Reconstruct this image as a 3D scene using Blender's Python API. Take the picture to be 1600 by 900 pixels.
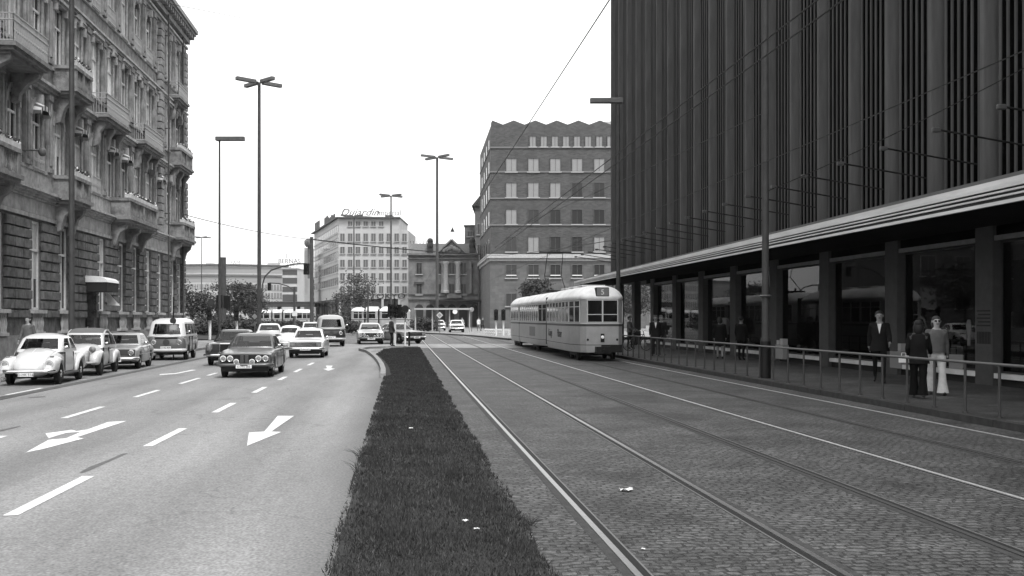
import bpy, math, random
from mathutils import Vector, Matrix
for o in list(bpy.data.objects): bpy.data.objects.remove(o)
R = math.radians
SC = bpy.context.scene
COL = SC.collection
# ---------------------------------------------------------------- camera, light, exposure
F, HY, H = 1650.0, 497.0, 1.75
TH = math.atan(172/1650)
CT, ST = math.cos(TH), math.sin(TH)
cam = bpy.data.objects.new('camera', bpy.data.cameras.new('camera'))
COL.objects.link(cam)
cam.location = (0, 0, H)
cam.rotation_euler = (R(90), 0, -TH)
cam.data.sensor_width = 36
cam.data.lens = F/1600*36
cam.data.shift_y = (HY-450)/1600
cam.data.clip_start = .1
cam.data.clip_end = 3000
SC.camera = cam
world = bpy.data.worlds.new('World'); SC.world = world
world.use_nodes = True
nt = world.node_tree; nt.nodes.clear()
sky = nt.nodes.new('ShaderNodeTexSky'); sky.sky_type = 'NISHITA'; sky.sun_disc = False
SUN_EL, SUN_AZ = 58, 160        # azimuth the light comes from, clockwise from +Y
sky.sun_elevation = R(SUN_EL); sky.sun_rotation = R(SUN_AZ)
sky.dust_density = 6; sky.air_density = 1.5
bw = nt.nodes.new('ShaderNodeRGBToBW')
mx = nt.nodes.new('ShaderNodeMix'); mx.data_type = 'FLOAT'; mx.inputs[0].default_value = .55
mx.inputs[3].default_value = 9.5
bg = nt.nodes.new('ShaderNodeBackground'); bg.inputs[1].default_value = .125
out = nt.nodes.new('ShaderNodeOutputWorld')
nt.links.new(sky.outputs[0], bw.inputs[0]); nt.links.new(bw.outputs[0], mx.inputs[2])
nt.links.new(mx.outputs[0], bg.inputs[0]); nt.links.new(bg.outputs[0], out.inputs[0])
sl = bpy.data.lights.new('sun', 'SUN'); sl.energy = 1.5; sl.angle = R(11); sl.color = (1, 1, 1)
so = bpy.data.objects.new('sun', sl); COL.objects.link(so)
az = R(SUN_AZ); el = R(SUN_EL)
sd = Vector((math.sin(az)*math.cos(el), math.cos(az)*math.cos(el), math.sin(el)))
so.rotation_euler = sd.to_track_quat('Z', 'Y').to_euler(); so.location = (0, 0, 60)
SC.view_settings.view_transform = 'Standard'; SC.view_settings.look = 'None'
SC.view_settings.gamma = 1; SC.view_settings.exposure = 1.05
SC.view_settings.use_curve_mapping = False
# ---------------------------------------------------------------- helpers
def W(px, Z):
    X = (px-800)/F*Z
    return (X*CT+Z*ST, -X*ST+Z*CT)
def G(px, py, h=0.0):
    return W(px, F*(H-h)/(py-HY))
def hg(py, Z): return H+(HY-py)*Z/F
def grey(v): return (v, v, v, 1)
MATS = {}
def mat(name, g, rough=.8, metal=0, var=.0, scale=4, bump=0, bscale=None, spec=.22, coat=0, g2=None, detail=6, stretch=None):
    if name in MATS: return MATS[name]
    m = bpy.data.materials.new(name); m.use_nodes = True
    t = m.node_tree; p = t.nodes['Principled BSDF']
    p.inputs['Base Color'].default_value = grey(g); p.inputs['Roughness'].default_value = rough
    p.inputs['Metallic'].default_value = metal; p.inputs['Specular IOR Level'].default_value = spec
    if coat: p.inputs['Coat Weight'].default_value = coat; p.inputs['Coat Roughness'].default_value = .06
    if var or bump:
        tc = t.nodes.new('ShaderNodeTexCoord')
        src = tc.outputs['Object']
        if stretch:
            mp = t.nodes.new('ShaderNodeMapping'); mp.inputs['Scale'].default_value = stretch
            t.links.new(src, mp.inputs[0]); src = mp.outputs[0]
    if var:
        n = t.nodes.new('ShaderNodeTexNoise'); n.inputs['Scale'].default_value = scale; n.inputs['Detail'].default_value = detail
        n.inputs['Roughness'].default_value = .65
        r = t.nodes.new('ShaderNodeValToRGB'); r.color_ramp.elements[0].position = .3; r.color_ramp.elements[1].position = .7
        r.color_ramp.elements[0].color = grey(g*(1-var)); r.color_ramp.elements[1].color = grey(min(1, g*(1+var)))
        t.links.new(src, n.inputs[0]); t.links.new(n.outputs[0], r.inputs[0]); t.links.new(r.outputs[0], p.inputs['Base Color'])
    if bump:
        n2 = t.nodes.new('ShaderNodeTexNoise'); n2.inputs['Scale'].default_value = bscale or scale*4; n2.inputs['Detail'].default_value = 4
        b = t.nodes.new('ShaderNodeBump'); b.inputs['Strength'].default_value = bump; b.inputs['Distance'].default_value = .02
        t.links.new(src, n2.inputs[0]); t.links.new(n2.outputs[0], b.inputs['Height']); t.links.new(b.outputs[0], p.inputs['Normal'])
    MATS[name] = m
    return m

class MB:
    def __init__(s): s.v = []; s.f = []; s.m = []
    def face(s, pts, m=0):
        i = len(s.v); s.v += [tuple(p) for p in pts]; s.f.append(tuple(range(i, i+len(pts)))); s.m.append(m)
    def box(s, x0, x1, y0, y1, z0, z1, m=0):
        i = len(s.v)
        s.v += [(x, y, z) for z in (z0, z1) for (x, y) in ((x0, y0), (x1, y0), (x1, y1), (x0, y1))]
        for f in ((0, 3, 2, 1), (4, 5, 6, 7), (0, 1, 5, 4), (1, 2, 6, 5), (2, 3, 7, 6), (3, 0, 4, 7)):
            s.f.append(tuple(i+k for k in f)); s.m.append(m)
    def prism(s, poly, z0, z1, m=0, top=None):
        i = len(s.v); n = len(poly)
        top = top or poly
        s.v += [(p[0], p[1], z0) for p in poly]+[(p[0], p[1], z1) for p in top]
        s.f.append(tuple(i+k for k in range(n-1, -1, -1))); s.m.append(m)
        s.f.append(tuple(i+n+k for k in range(n))); s.m.append(m)
        for k in range(n):
            j = (k+1) % n; s.f.append((i+k, i+j, i+n+j, i+n+k)); s.m.append(m)
    def ext(s, poly, axis, a, b, m=0):
        """poly is a list of 2D points in the plane across the axis"""
        i = len(s.v); n = len(poly)
        def P(p, t):
            return (t, p[0], p[1]) if axis == 'x' else (p[0], t, p[1])
        s.v += [P(p, a) for p in poly]+[P(p, b) for p in poly]
        s.f.append(tuple(i+k for k in range(n-1, -1, -1))); s.m.append(m)
        s.f.append(tuple(i+n+k for k in range(n))); s.m.append(m)
        for k in range(n):
            j = (k+1) % n; s.f.append((i+k, i+j, i+n+j, i+n+k)); s.m.append(m)
    def rings(s, rs, m=0, cap=True, mf=None, closed=True, skip=None):
        i = len(s.v); n = len(rs[0])
        for r in rs: s.v += [tuple(p) for p in r]
        for j in range(len(rs)-1):
            for k in range(n if closed else n-1):
                if skip and skip(j, k): continue
                k2 = (k+1) % n
                s.f.append((i+j*n+k, i+j*n+k2, i+(j+1)*n+k2, i+(j+1)*n+k)); s.m.append(mf(j, k) if mf else m)
        if cap:
            s.f.append(tuple(i+k for k in range(n-1, -1, -1))); s.m.append(m)
            q = i+(len(rs)-1)*n
            s.f.append(tuple(q+k for k in range(n))); s.m.append(mf(len(rs), 0) if mf else m)
    def tube(s, p0, p1, r0, r1=None, n=8, m=0, cap=True):
        r1 = r0 if r1 is None else r1
        p0, p1 = Vector(p0), Vector(p1); d = (p1-p0)
        if d.length < 1e-6: return
        d.normalize(); a = d.orthogonal().normalized(); b = d.cross(a)
        s.rings([[p+(a*math.cos(2*math.pi*k/n)+b*math.sin(2*math.pi*k/n))*r for k in range(n)] for p, r in ((p0, r0), (p1, r1))], m, cap)
    def path(s, pts, r, n=6, m=0):
        for a, b in zip(pts[:-1], pts[1:]): s.tube(a, b, r, r, n, m)
    def lathe(s, c, prof, n=20, axis='z', m=0, mf=None):
        rs = []
        for (r, t) in prof:
            ring = []
            for k in range(n):
                a = 2*math.pi*k/n; u, w = r*math.cos(a), r*math.sin(a)
                ring.append((c[0]+u, c[1]+w, c[2]+t) if axis == 'z' else (c[0]+t, c[1]+u, c[2]+w) if axis == 'x' else (c[0]+w, c[1]+t, c[2]+u))
            rs.append(ring)
        s.rings(rs, m, True, mf)
    def ball(s, c, r, n=10, m=0):
        rx, ry, rz = r if isinstance(r, (tuple, list)) else (r, r, r)
        rs = []
        for j in range(1, n):
            a = math.pi*j/n-math.pi/2
            rs.append([(c[0]+rx*math.cos(a)*math.cos(2*math.pi*k/(n+4)), c[1]+ry*math.cos(a)*math.sin(2*math.pi*k/(n+4)), c[2]+rz*math.sin(a)) for k in range(n+4)])
        s.rings(rs, m)
    def build(s, name, mats, parent=None, smooth=None, bevel=0, loc=None, rot=None):
        me = bpy.data.meshes.new(name)
        me.from_pydata(s.v, [], s.f)
        mats = mats if isinstance(mats, (list, tuple)) else [mats]
        for m in mats: me.materials.append(m)
        if len(mats) > 1: me.polygons.foreach_set('material_index', s.m)
        if smooth is not None:
            import bmesh
            bm = bmesh.new(); bm.from_mesh(me)
            bmesh.ops.remove_doubles(bm, verts=bm.verts, dist=1e-5)
            bmesh.ops.recalc_face_normals(bm, faces=bm.faces)
            bm.to_mesh(me); bm.free()
            me.polygons.foreach_set('use_smooth', [True]*len(me.polygons))
            me.set_sharp_from_angle(angle=R(smooth))
        me.update()
        o = bpy.data.objects.new(name, me); COL.objects.link(o)
        if parent: o.parent = parent
        if loc: o.location = loc
        if rot: o.rotation_euler = rot
        if bevel:
            b = o.modifiers.new('bevel', 'BEVEL'); b.width = bevel; b.segments = 2; b.limit_method = 'ANGLE'
        return o
def tag(o, label, cat, group=None, kind=None):
    if label: o['label'] = label
    if cat: o['category'] = cat
    if group: o['group'] = group
    if kind: o['kind'] = kind
    return o
def empty(name, loc, label, cat, group=None, rz=0):
    o = bpy.data.objects.new(name, None); COL.objects.link(o); o.location = loc; o.rotation_euler = (0, 0, rz)
    o.empty_display_size = .2
    return tag(o, label, cat, group)
def struct(name, mb, m, smooth=None):
    o = mb.build(name, m, smooth=smooth); o['kind'] = 'structure'
    o['label'] = name.replace('_', ' ')
    return o
def kids(o): return [c for c in bpy.data.objects if c.parent == o]
def copy_tree(o, loc, rz, label, cat=None, group=None):
    c = o.copy(); COL.objects.link(c); c.location = loc; c.rotation_euler = (0, 0, rz)
    if label: c['label'] = label
    if group: c['group'] = group
    def rec(a, b):
        for ch in kids(a):
            if ch == c: continue
            d = ch.copy(); COL.objects.link(d); d.parent = b; rec(ch, d)
    rec(o, c)
    return c
def share(o, parent, loc=None, name=None):
    c = o.copy(); COL.objects.link(c)
    if parent: c.parent = parent
    if loc: c.location = loc
    return c
def text_mesh(name, s, size, m, parent, loc, rot, shear=0, depth=.01, align='CENTER', sx=1, off=0):
    cu = bpy.data.curves.new(name, 'FONT'); cu.body = s; cu.size = size; cu.shear = shear; cu.extrude = depth; cu.align_x = align; cu.offset = off
    cu.resolution_u = 3
    t = bpy.data.objects.new(name, cu); COL.objects.link(t)
    bpy.context.view_layer.update()
    me = bpy.data.meshes.new_from_object(t.evaluated_get(bpy.context.evaluated_depsgraph_get()))
    bpy.data.objects.remove(t)
    me.name = name
    me.materials.clear(); me.materials.append(m)
    o = bpy.data.objects.new(name, me); COL.objects.link(o); o.parent = parent; o.location = loc; o.rotation_euler = rot; o.scale = (sx, 1, 1)
    return o
# ---------------------------------------------------------------- materials
def asphalt(name, g, patch=.24, edge=False):
    m = bpy.data.materials.new(name); m.use_nodes = True; t = m.node_tree; p = t.nodes['Principled BSDF']
    p.inputs['Roughness'].default_value = .75; p.inputs['Specular IOR Level'].default_value = .35
    tc = t.nodes.new('ShaderNodeTexCoord')
    a = t.nodes.new('ShaderNodeTexNoise'); a.inputs['Scale'].default_value = 38; a.inputs['Detail'].default_value = 3
    mp = t.nodes.new('ShaderNodeMapping'); mp.inputs['Scale'].default_value = (.9, .12, 1)
    b = t.nodes.new('ShaderNodeTexNoise'); b.inputs['Scale'].default_value = 1.0; b.inputs['Detail'].default_value = 7; b.inputs['Roughness'].default_value = .6
    c = t.nodes.new('ShaderNodeTexNoise'); c.inputs['Scale'].default_value = 9; c.inputs['Detail'].default_value = 5
    t.links.new(tc.outputs['Object'], a.inputs[0]); t.links.new(tc.outputs['Object'], mp.inputs[0]); t.links.new(mp.outputs[0], b.inputs[0]); t.links.new(tc.outputs['Object'], c.inputs[0])
    def ramp(n, lo, hi, a0=.3, a1=.7):
        r = t.nodes.new('ShaderNodeMapRange'); r.inputs[1].default_value = a0; r.inputs[2].default_value = a1; r.inputs[3].default_value = lo; r.inputs[4].default_value = hi
        t.links.new(n.outputs[0], r.inputs[0]); return r
    ra = ramp(a, .6, 1.4); rb = ramp(b, 1-patch, 1+patch); rc = ramp(c, .86, 1.14)
    m1 = t.nodes.new('ShaderNodeMath'); m1.operation = 'MULTIPLY'; m2 = t.nodes.new('ShaderNodeMath'); m2.operation = 'MULTIPLY'; m3 = t.nodes.new('ShaderNodeMath'); m3.operation = 'MULTIPLY'
    t.links.new(ra.outputs[0], m1.inputs[0]); t.links.new(rb.outputs[0], m1.inputs[1]); t.links.new(m1.outputs[0], m2.inputs[0]); t.links.new(rc.outputs[0], m2.inputs[1])
    t.links.new(m2.outputs[0], m3.inputs[0]); m3.inputs[1].default_value = g
    # fine cracks
    vo = t.nodes.new('ShaderNodeTexVoronoi'); vo.feature = 'DISTANCE_TO_EDGE'; vo.inputs['Scale'].default_value = .16
    wn = t.nodes.new('ShaderNodeTexNoise'); wn.inputs['Scale'].default_value = .9; wn.inputs['Detail'].default_value = 5
    vm = t.nodes.new('ShaderNodeVectorMath'); vm.operation = 'MULTIPLY_ADD'
    t.links.new(wn.outputs[1], vm.inputs[0]); vm.inputs[1].default_value = (2.4, 2.4, 0); t.links.new(tc.outputs['Object'], vm.inputs[2])
    t.links.new(tc.outputs['Object'], wn.inputs[0]); t.links.new(vm.outputs[0], vo.inputs[0])
    cr = ramp(vo, .72, 1, .0, .004)
    m4 = t.nodes.new('ShaderNodeMath'); m4.operation = 'MULTIPLY'
    t.links.new(m3.outputs[0], m4.inputs[0]); t.links.new(cr.outputs[0], m4.inputs[1])
    fin = m4
    if edge:      # tyre-darkened lane centres, oil drips
        sx = t.nodes.new('ShaderNodeSeparateXYZ'); t.links.new(vm.outputs[0], sx.inputs[0])
        sx2 = t.nodes.new('ShaderNodeSeparateXYZ'); t.links.new(tc.outputs['Object'], sx2.inputs[0])
        q1 = t.nodes.new('ShaderNodeMath'); q1.operation = 'MULTIPLY_ADD'; t.links.new(sx2.outputs[0], q1.inputs[0]); q1.inputs[1].default_value = 2*math.pi/2.5; q1.inputs[2].default_value = 5.2
        q2 = t.nodes.new('ShaderNodeMath'); q2.operation = 'COSINE'; t.links.new(q1.outputs[0], q2.inputs[0])
        q3 = t.nodes.new('ShaderNodeMapRange'); q3.inputs[1].default_value = .1; q3.inputs[2].default_value = 1; q3.inputs[3].default_value = 1.04; q3.inputs[4].default_value = .84; t.links.new(q2.outputs[0], q3.inputs[0])
        od = t.nodes.new('ShaderNodeTexVoronoi'); od.inputs['Scale'].default_value = 1.3; t.links.new(tc.outputs['Object'], od.inputs[0])
        q4 = t.nodes.new('ShaderNodeMapRange'); q4.inputs[1].default_value = .02; q4.inputs[2].default_value = .09; q4.inputs[3].default_value = .8; q4.inputs[4].default_value = 1; t.links.new(od.outputs[0], q4.inputs[0])
        q5 = t.nodes.new('ShaderNodeMath'); q5.operation = 'MULTIPLY'; t.links.new(q3.outputs[0], q5.inputs[0]); t.links.new(q4.outputs[0], q5.inputs[1])
        q6 = t.nodes.new('ShaderNodeMath'); q6.operation = 'MULTIPLY'; t.links.new(m4.outputs[0], q6.inputs[0]); t.links.new(q5.outputs[0], q6.inputs[1]); m4 = q6
        # dirt washed against the grass strip
        sp = t.nodes.new('ShaderNodeSeparateXYZ'); t.links.new(tc.outputs['Object'], sp.inputs[0])
        ad = t.nodes.new('ShaderNodeMath'); ad.operation = 'MULTIPLY_ADD'; t.links.new(c.outputs[0], ad.inputs[0]); ad.inputs[1].default_value = .45; t.links.new(sp.outputs[0], ad.inputs[2])
        er = t.nodes.new('ShaderNodeMapRange'); er.inputs[1].default_value = -.85; er.inputs[2].default_value = -.25; er.inputs[3].default_value = 1; er.inputs[4].default_value = .55
        t.links.new(ad.outputs[0], er.inputs[0]); fin = t.nodes.new('ShaderNodeMath'); fin.operation = 'MULTIPLY'; t.links.new(m4.outputs[0], fin.inputs[0]); t.links.new(er.outputs[0], fin.inputs[1])
    t.links.new(fin.outputs[0], p.inputs['Base Color'])
    bu = t.nodes.new('ShaderNodeBump'); bu.inputs['Strength'].default_value = .25; bu.inputs['Distance'].default_value = .01
    t.links.new(a.outputs[0], bu.inputs['Height']); t.links.new(bu.outputs[0], p.inputs['Normal'])
    return m
def cobbles(name, g, bw_=.19, bh=.13, mort=.35, rot=0):
    m = bpy.data.materials.new(name); m.use_nodes = True; t = m.node_tree; p = t.nodes['Principled BSDF']
    p.inputs['Roughness'].default_value = .62; p.inputs['Specular IOR Level'].default_value = .3
    tc = t.nodes.new('ShaderNodeTexCoord')
    wn = t.nodes.new('ShaderNodeTexNoise'); wn.inputs['Scale'].default_value = 2.2; wn.inputs['Detail'].default_value = 3
    vm = t.nodes.new('ShaderNodeVectorMath'); vm.operation = 'MULTIPLY_ADD'; vm.inputs[1].default_value = (.3, .22, 0)
    t.links.new(tc.outputs['Object'], wn.inputs[0]); t.links.new(wn.outputs[1], vm.inputs[0]); t.links.new(tc.outputs['Object'], vm.inputs[2])
    br = t.nodes.new('ShaderNodeTexBrick'); br.inputs['Scale'].default_value = 1
    br.inputs['Brick Width'].default_value = bw_; br.inputs['Row Height'].default_value = bh; br.inputs['Mortar Size'].default_value = .012; br.inputs['Mortar Smooth'].default_value = .35
    br.inputs['Color1'].default_value = grey(g*.78); br.inputs['Color2'].default_value = grey(g*1.2); br.inputs['Mortar'].default_value = grey(g*mort)
    t.links.new(vm.outputs[0], br.inputs[0])
    n = t.nodes.new('ShaderNodeTexNoise'); n.inputs['Scale'].default_value = .8; n.inputs['Detail'].default_value = 8; n.inputs['Roughness'].default_value = .7
    t.links.new(tc.outputs['Object'], n.inputs[0])
    r = t.nodes.new('ShaderNodeMapRange'); r.inputs[1].default_value = .3; r.inputs[2].default_value = .7; r.inputs[3].default_value = .5; r.inputs[4].default_value = 1.6
    t.links.new(n.outputs[0], r.inputs[0])
    n3 = t.nodes.new('ShaderNodeTexNoise'); n3.inputs['Scale'].default_value = 14; n3.inputs['Detail'].default_value = 6; n3.inputs['Roughness'].default_value = .75
    t.links.new(tc.outputs['Object'], n3.inputs[0])
    r3 = t.nodes.new('ShaderNodeMapRange'); r3.inputs[1].default_value = .3; r3.inputs[2].default_value = .7; r3.inputs[3].default_value = .2; r3.inputs[4].default_value = 2.1
    t.links.new(n3.outputs[0], r3.inputs[0])
    m0 = t.nodes.new('ShaderNodeMath'); m0.operation = 'MULTIPLY'; t.links.new(r.outputs[0], m0.inputs[0]); t.links.new(r3.outputs[0], m0.inputs[1])
    np_ = t.nodes.new('ShaderNodeTexNoise'); np_.inputs['Scale'].default_value = .33; np_.inputs['Detail'].default_value = 5
    t.links.new(tc.outputs['Object'], np_.inputs[0])
    rp = t.nodes.new('ShaderNodeMapRange'); rp.inputs[1].default_value = .36; rp.inputs[2].default_value = .42; rp.inputs[3].default_value = .62; rp.inputs[4].default_value = 1
    t.links.new(np_.outputs[0], rp.inputs[0]); mp_ = t.nodes.new('ShaderNodeMath'); mp_.operation = 'MULTIPLY'; t.links.new(m0.outputs[0], mp_.inputs[0]); t.links.new(rp.outputs[0], mp_.inputs[1]); m0 = mp_
    mu = t.nodes.new('ShaderNodeVectorMath'); mu.operation = 'SCALE'
    t.links.new(br.outputs[0], mu.inputs[0]); t.links.new(m0.outputs[0], mu.inputs[3]); t.links.new(mu.outputs[0], p.inputs['Base Color'])
    iv = t.nodes.new('ShaderNodeMath'); iv.operation = 'SUBTRACT'; iv.inputs[0].default_value = 1; t.links.new(br.outputs[1], iv.inputs[1])
    ad = t.nodes.new('ShaderNodeMath'); ad.operation = 'MULTIPLY_ADD'; t.links.new(n3.outputs[0], ad.inputs[0]); ad.inputs[1].default_value = .5; t.links.new(iv.outputs[0], ad.inputs[2])
    bu = t.nodes.new('ShaderNodeBump'); bu.inputs['Strength'].default_value = 1; bu.inputs['Distance'].default_value = .035
    t.links.new(ad.outputs[0], bu.inputs['Height']); t.links.new(bu.outputs[0], p.inputs['Normal'])
    return m
def brickwall(name, g, w=.26, h=.08, contrast=.25, mort=1.5, ax='xz', msize=.008):
    m = bpy.data.materials.new(name); m.use_nodes = True; t = m.node_tree; p = t.nodes['Principled BSDF']; p.inputs['Roughness'].default_value = .85
    tc = t.nodes.new('ShaderNodeTexCoord'); sp = t.nodes.new('ShaderNodeSeparateXYZ'); co = t.nodes.new('ShaderNodeCombineXYZ')
    t.links.new(tc.outputs['Object'], sp.inputs[0])
    ad = t.nodes.new('ShaderNodeMath'); ad.operation = 'ADD'; t.links.new(sp.outputs[0], ad.inputs[0]); t.links.new(sp.outputs[1], ad.inputs[1])
    t.links.new(ad.outputs[0], co.inputs[0]); t.links.new(sp.outputs[2], co.inputs[1])
    br = t.nodes.new('ShaderNodeTexBrick'); br.inputs['Scale'].default_value = 1; br.inputs['Brick Width'].default_value = w; br.inputs['Row Height'].default_value = h
    br.inputs['Mortar Size'].default_value = msize
    br.inputs['Color1'].default_value = grey(g*(1-contrast)); br.inputs['Color2'].default_value = grey(g*(1+contrast)); br.inputs['Mortar'].default_value = grey(g*mort)
    t.links.new(co.outputs[0], br.inputs[0])
    n = t.nodes.new('ShaderNodeTexNoise'); n.inputs['Scale'].default_value = .5; n.inputs['Detail'].default_value = 9; n.inputs['Roughness'].default_value = .75
    t.links.new(tc.outputs['Object'], n.inputs[0])
    r = t.nodes.new('ShaderNodeMapRange'); r.inputs[1].default_value = .3; r.inputs[2].default_value = .7; r.inputs[3].default_value = .75; r.inputs[4].default_value = 1.25
    t.links.new(n.outputs[0], r.inputs[0])
    mu = t.nodes.new('ShaderNodeVectorMath'); mu.operation = 'SCALE'; t.links.new(br.outputs[0], mu.inputs[0]); t.links.new(r.outputs[0], mu.inputs[3])
    t.links.new(mu.outputs[0], p.inputs['Base Color'])
    return m
M_ASPH = asphalt('road_asphalt', .182, edge=True)
M_ASPH2 = asphalt('parking_asphalt', .15)
M_CROSS = asphalt('crossing_asphalt', .21)
M_COB = cobbles('granite_setts', .058, .13, .095, .4)
M_COB2 = cobbles('far_setts', .08, .3, .2)
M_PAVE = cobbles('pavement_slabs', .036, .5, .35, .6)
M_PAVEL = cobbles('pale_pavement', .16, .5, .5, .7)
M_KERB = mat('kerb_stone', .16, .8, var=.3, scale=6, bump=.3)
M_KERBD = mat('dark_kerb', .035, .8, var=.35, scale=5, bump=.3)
M_SOIL = mat('soil', .028, .95, var=.4, scale=6, bump=.6, bscale=30)
M_PAINT = mat('road_paint', .56, .75, var=.35, scale=14, detail=10)
M_RAIL = mat('rail_steel', .5, .38, metal=1, var=.12, scale=30)
M_GROOVE = mat('rail_groove', .012, .7)
M_BED = mat('rail_bed_concrete', .04, .85, var=.3, scale=8, bump=.3)
M_STONE = mat('weathered_sandstone', .175, .9, var=.6, scale=2.2, bump=.9, bscale=18)
M_STONED = mat('dark_sandstone', .095, .9, var=.6, scale=2.6, bump=1, bscale=14)
M_STONEL = mat('pale_sandstone', .3, .9, var=.35, scale=2.0, bump=.4, bscale=16)
M_WHITE = mat('white_paint', .62, .5, var=.1, scale=8)
M_CREAM = mat('window_frame_paint', .5, .55, var=.15, scale=8)
M_IRON = mat('wrought_iron', .1, .5)
M_IRONL = mat('pale_iron', .3, .5)
M_POLE = mat('painted_pole', .05, .55, var=.25, scale=3)
M_POLEG = mat('grey_pole', .09, .5, var=.2, scale=3)
M_BLACK = mat('black', .008, .6)
M_RUBBER = mat('tyre_rubber', .012, .85, var=.3, scale=20)
M_CHROME = mat('chrome', .72, .14, metal=1)
_g = bpy.data.materials.new('clear_car_glass'); _g.use_nodes = True; t = _g.node_tree; t.nodes.clear()
_o = t.nodes.new('ShaderNodeOutputMaterial'); _m = t.nodes.new('ShaderNodeMixShader'); _t = t.nodes.new('ShaderNodeBsdfTransparent'); _s = t.nodes.new('ShaderNodeBsdfGlossy'); _f = t.nodes.new('ShaderNodeFresnel')
_t.inputs[0].default_value = grey(.72); _s.inputs[0].default_value = grey(.9); _s.inputs['Roughness'].default_value = .02; _f.inputs[0].default_value = 1.45
t.links.new(_f.outputs[0], _m.inputs[0]); t.links.new(_t.outputs[0], _m.inputs[1]); t.links.new(_s.outputs[0], _m.inputs[2]); t.links.new(_m.outputs[0], _o.inputs[0])
M_GLASST = _g
M_GLASSD = mat('dark_window_glass', .008, .06, spec=.3)
mat('silver_paint', .11, .3, metal=.75, coat=.5); mat('turning_paint', .3, .3, metal=.6, coat=.5)
M_GLASSC = mat('car_glass', .03, .03, spec=.55)
M_GLASSM = mat('far_window_glass', .03, .15, spec=.35)
M_BLIND = mat('white_blind', .21, .7, var=.1)
M_CURT = mat('curtain', .38, .8, var=.3, scale=5, stretch=(8, 8, 1))
M_LENS = mat('lamp_lens', .14, .12, spec=.9, var=.6, scale=9)
M_BRICK = brickwall('dark_brick', .05, .5, .16, .3)
M_ASHLAR = brickwall('pale_ashlar', .088, 1.1, .45, .15, .7)
M_WHITEB = mat('pale_render', .36, .8, var=.12, scale=.6)
M_TRAM = mat('tram_cream', .27, .35, var=.14, scale=2.5, spec=.5)
M_TRAMR = mat('tram_roof', .58, .42, var=.25, scale=1.2)
M_BARK = mat('bark', .035, .9, var=.3)
def leafmat(name, g):
    m = mat(name, g, .6, var=.35, scale=2)
    return m
M_LEAF = leafmat('foliage', .05); M_LEAFD = leafmat('dark_foliage', .032)
# ================================================================= GROUND
def sheet(name, poly, z, m, kind=True):
    b = MB(); b.face([(p[0], p[1], z) for p in poly]); return struct(name, b, m)
sheet('ground', [(-600, -60), (600, -60), (600, 700), (-600, 700)], -.004, M_ASPH)
XC = 9.40            # kerb of the right pavement
sheet('road', [(-8.5, -8), (-.47, -8), (-.47, 62), (-2.2, 62), (-2.2, 96), (-14, 96), (-8.5, 62)], .004, M_ASPH)
sheet('parking_lane', [(-10.85, -8), (-8.78, -8), (-8.78, 78), (-10.85, 78)], .004, M_ASPH2)
b = MB(); b.box(-8.78, -8.5, -8, 78, -.02, .012); struct('gutter_strip', b, mat('gutter_stone', .075, .8, var=.35, scale=6, bump=.4))
sheet('tram_track_paving', [(.97, -8), (XC, -8), (XC, 61.6), (.97, 61.6)], .004, M_COB)
sheet('crossing_road', [(-14, 62), (12.2, 61.62), (12.2, 70.5), (-14, 72)], .008, M_CROSS)
sheet('junction_paving', [(-4, 70.6), (12.2, 70.52), (13, 100), (-13, 118), (-16, 108)], .006, M_COB2)
# left pavement (with kerb), right pavement
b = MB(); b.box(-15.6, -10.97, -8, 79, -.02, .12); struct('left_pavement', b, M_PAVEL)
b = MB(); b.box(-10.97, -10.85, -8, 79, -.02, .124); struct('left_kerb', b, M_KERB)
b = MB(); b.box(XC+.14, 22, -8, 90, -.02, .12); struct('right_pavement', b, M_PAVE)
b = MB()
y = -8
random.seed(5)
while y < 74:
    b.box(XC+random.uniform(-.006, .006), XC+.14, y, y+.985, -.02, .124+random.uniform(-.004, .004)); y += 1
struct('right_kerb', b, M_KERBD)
# far island with a kerb
isl = [G(636, 520.5), G(700, 521.5), G(790, 528.5), (9, 86), (40, 82), (60, 200), (-60, 240), (-40, 150)]
isl = [G(655, 521), G(700, 523), G(745, 526), G(800, 531.5), (16, 78), (45, 78), (60, 330), (-160, 330), (-120, 150), (-34, 128), (-15, 112)]
b = MB(); b.prism(isl, -.02, .12); struct('far_pavement', b, M_PAVEL)
b = MB()
for (p, q) in zip(isl[:4], isl[1:5]):
    p, q = Vector(p), Vector(q); d = (q-p).normalized(); nn = Vector((d.y, -d.x))*.35
    b.prism([p+nn, q+nn, q, p], -.02, .13)
struct('far_kerb', b, M_KERBD)
# planted bed beyond the left pavement
b = MB(); b.prism([(-13.5, 82), (-10.5, 86), (-12, 118), (-30, 140), (-60, 130), (-52, 84)], -.02, .15); struct('planting_bed', b, M_SOIL)
# median: soil core, ragged edge, kerb at its far nose
def edgeL(y):
    return -.47 if y < 31 else -.47-1.45*min(1, ((y-31)/26))**1.6
nose = [(edgeL(t), t) for t in (31, 34, 38, 42, 46, 50, 54)]+[(-2.15, 57), (-1.9, 59.3), (-1.2, 60.6), (-.2, 61.2), (.95, 61.35)]
core = [(-.47, -8)]+nose+[(.97, 61.3), (.97, -8)]
b = MB(); b.prism(core, -.02, .06); struct('median_soil', b, M_SOIL)
b = MB()
for p, q in zip(nose[:-1], nose[1:]):
    p, q = Vector(p), Vector(q); d = (q-p).normalized(); nn = Vector((-d.y, d.x))*.16
    b.prism([p, q, q+nn, p+nn][::-1], -.02, .14)
struct('median_kerb', b, mat('median_kerb_stone', .22, .8, var=.3, scale=6))
b = MB(); b.face([(-1.95, 57, .066), (-1.75, 59.2, .066), (-1.0, 60.6, .066), (-.3, 60.9, .066), (-.9, 57, .066), (-1.1, 50, .066), (-1.55, 50, .066)]); struct('median_path', b, M_PAVEL)
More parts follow.
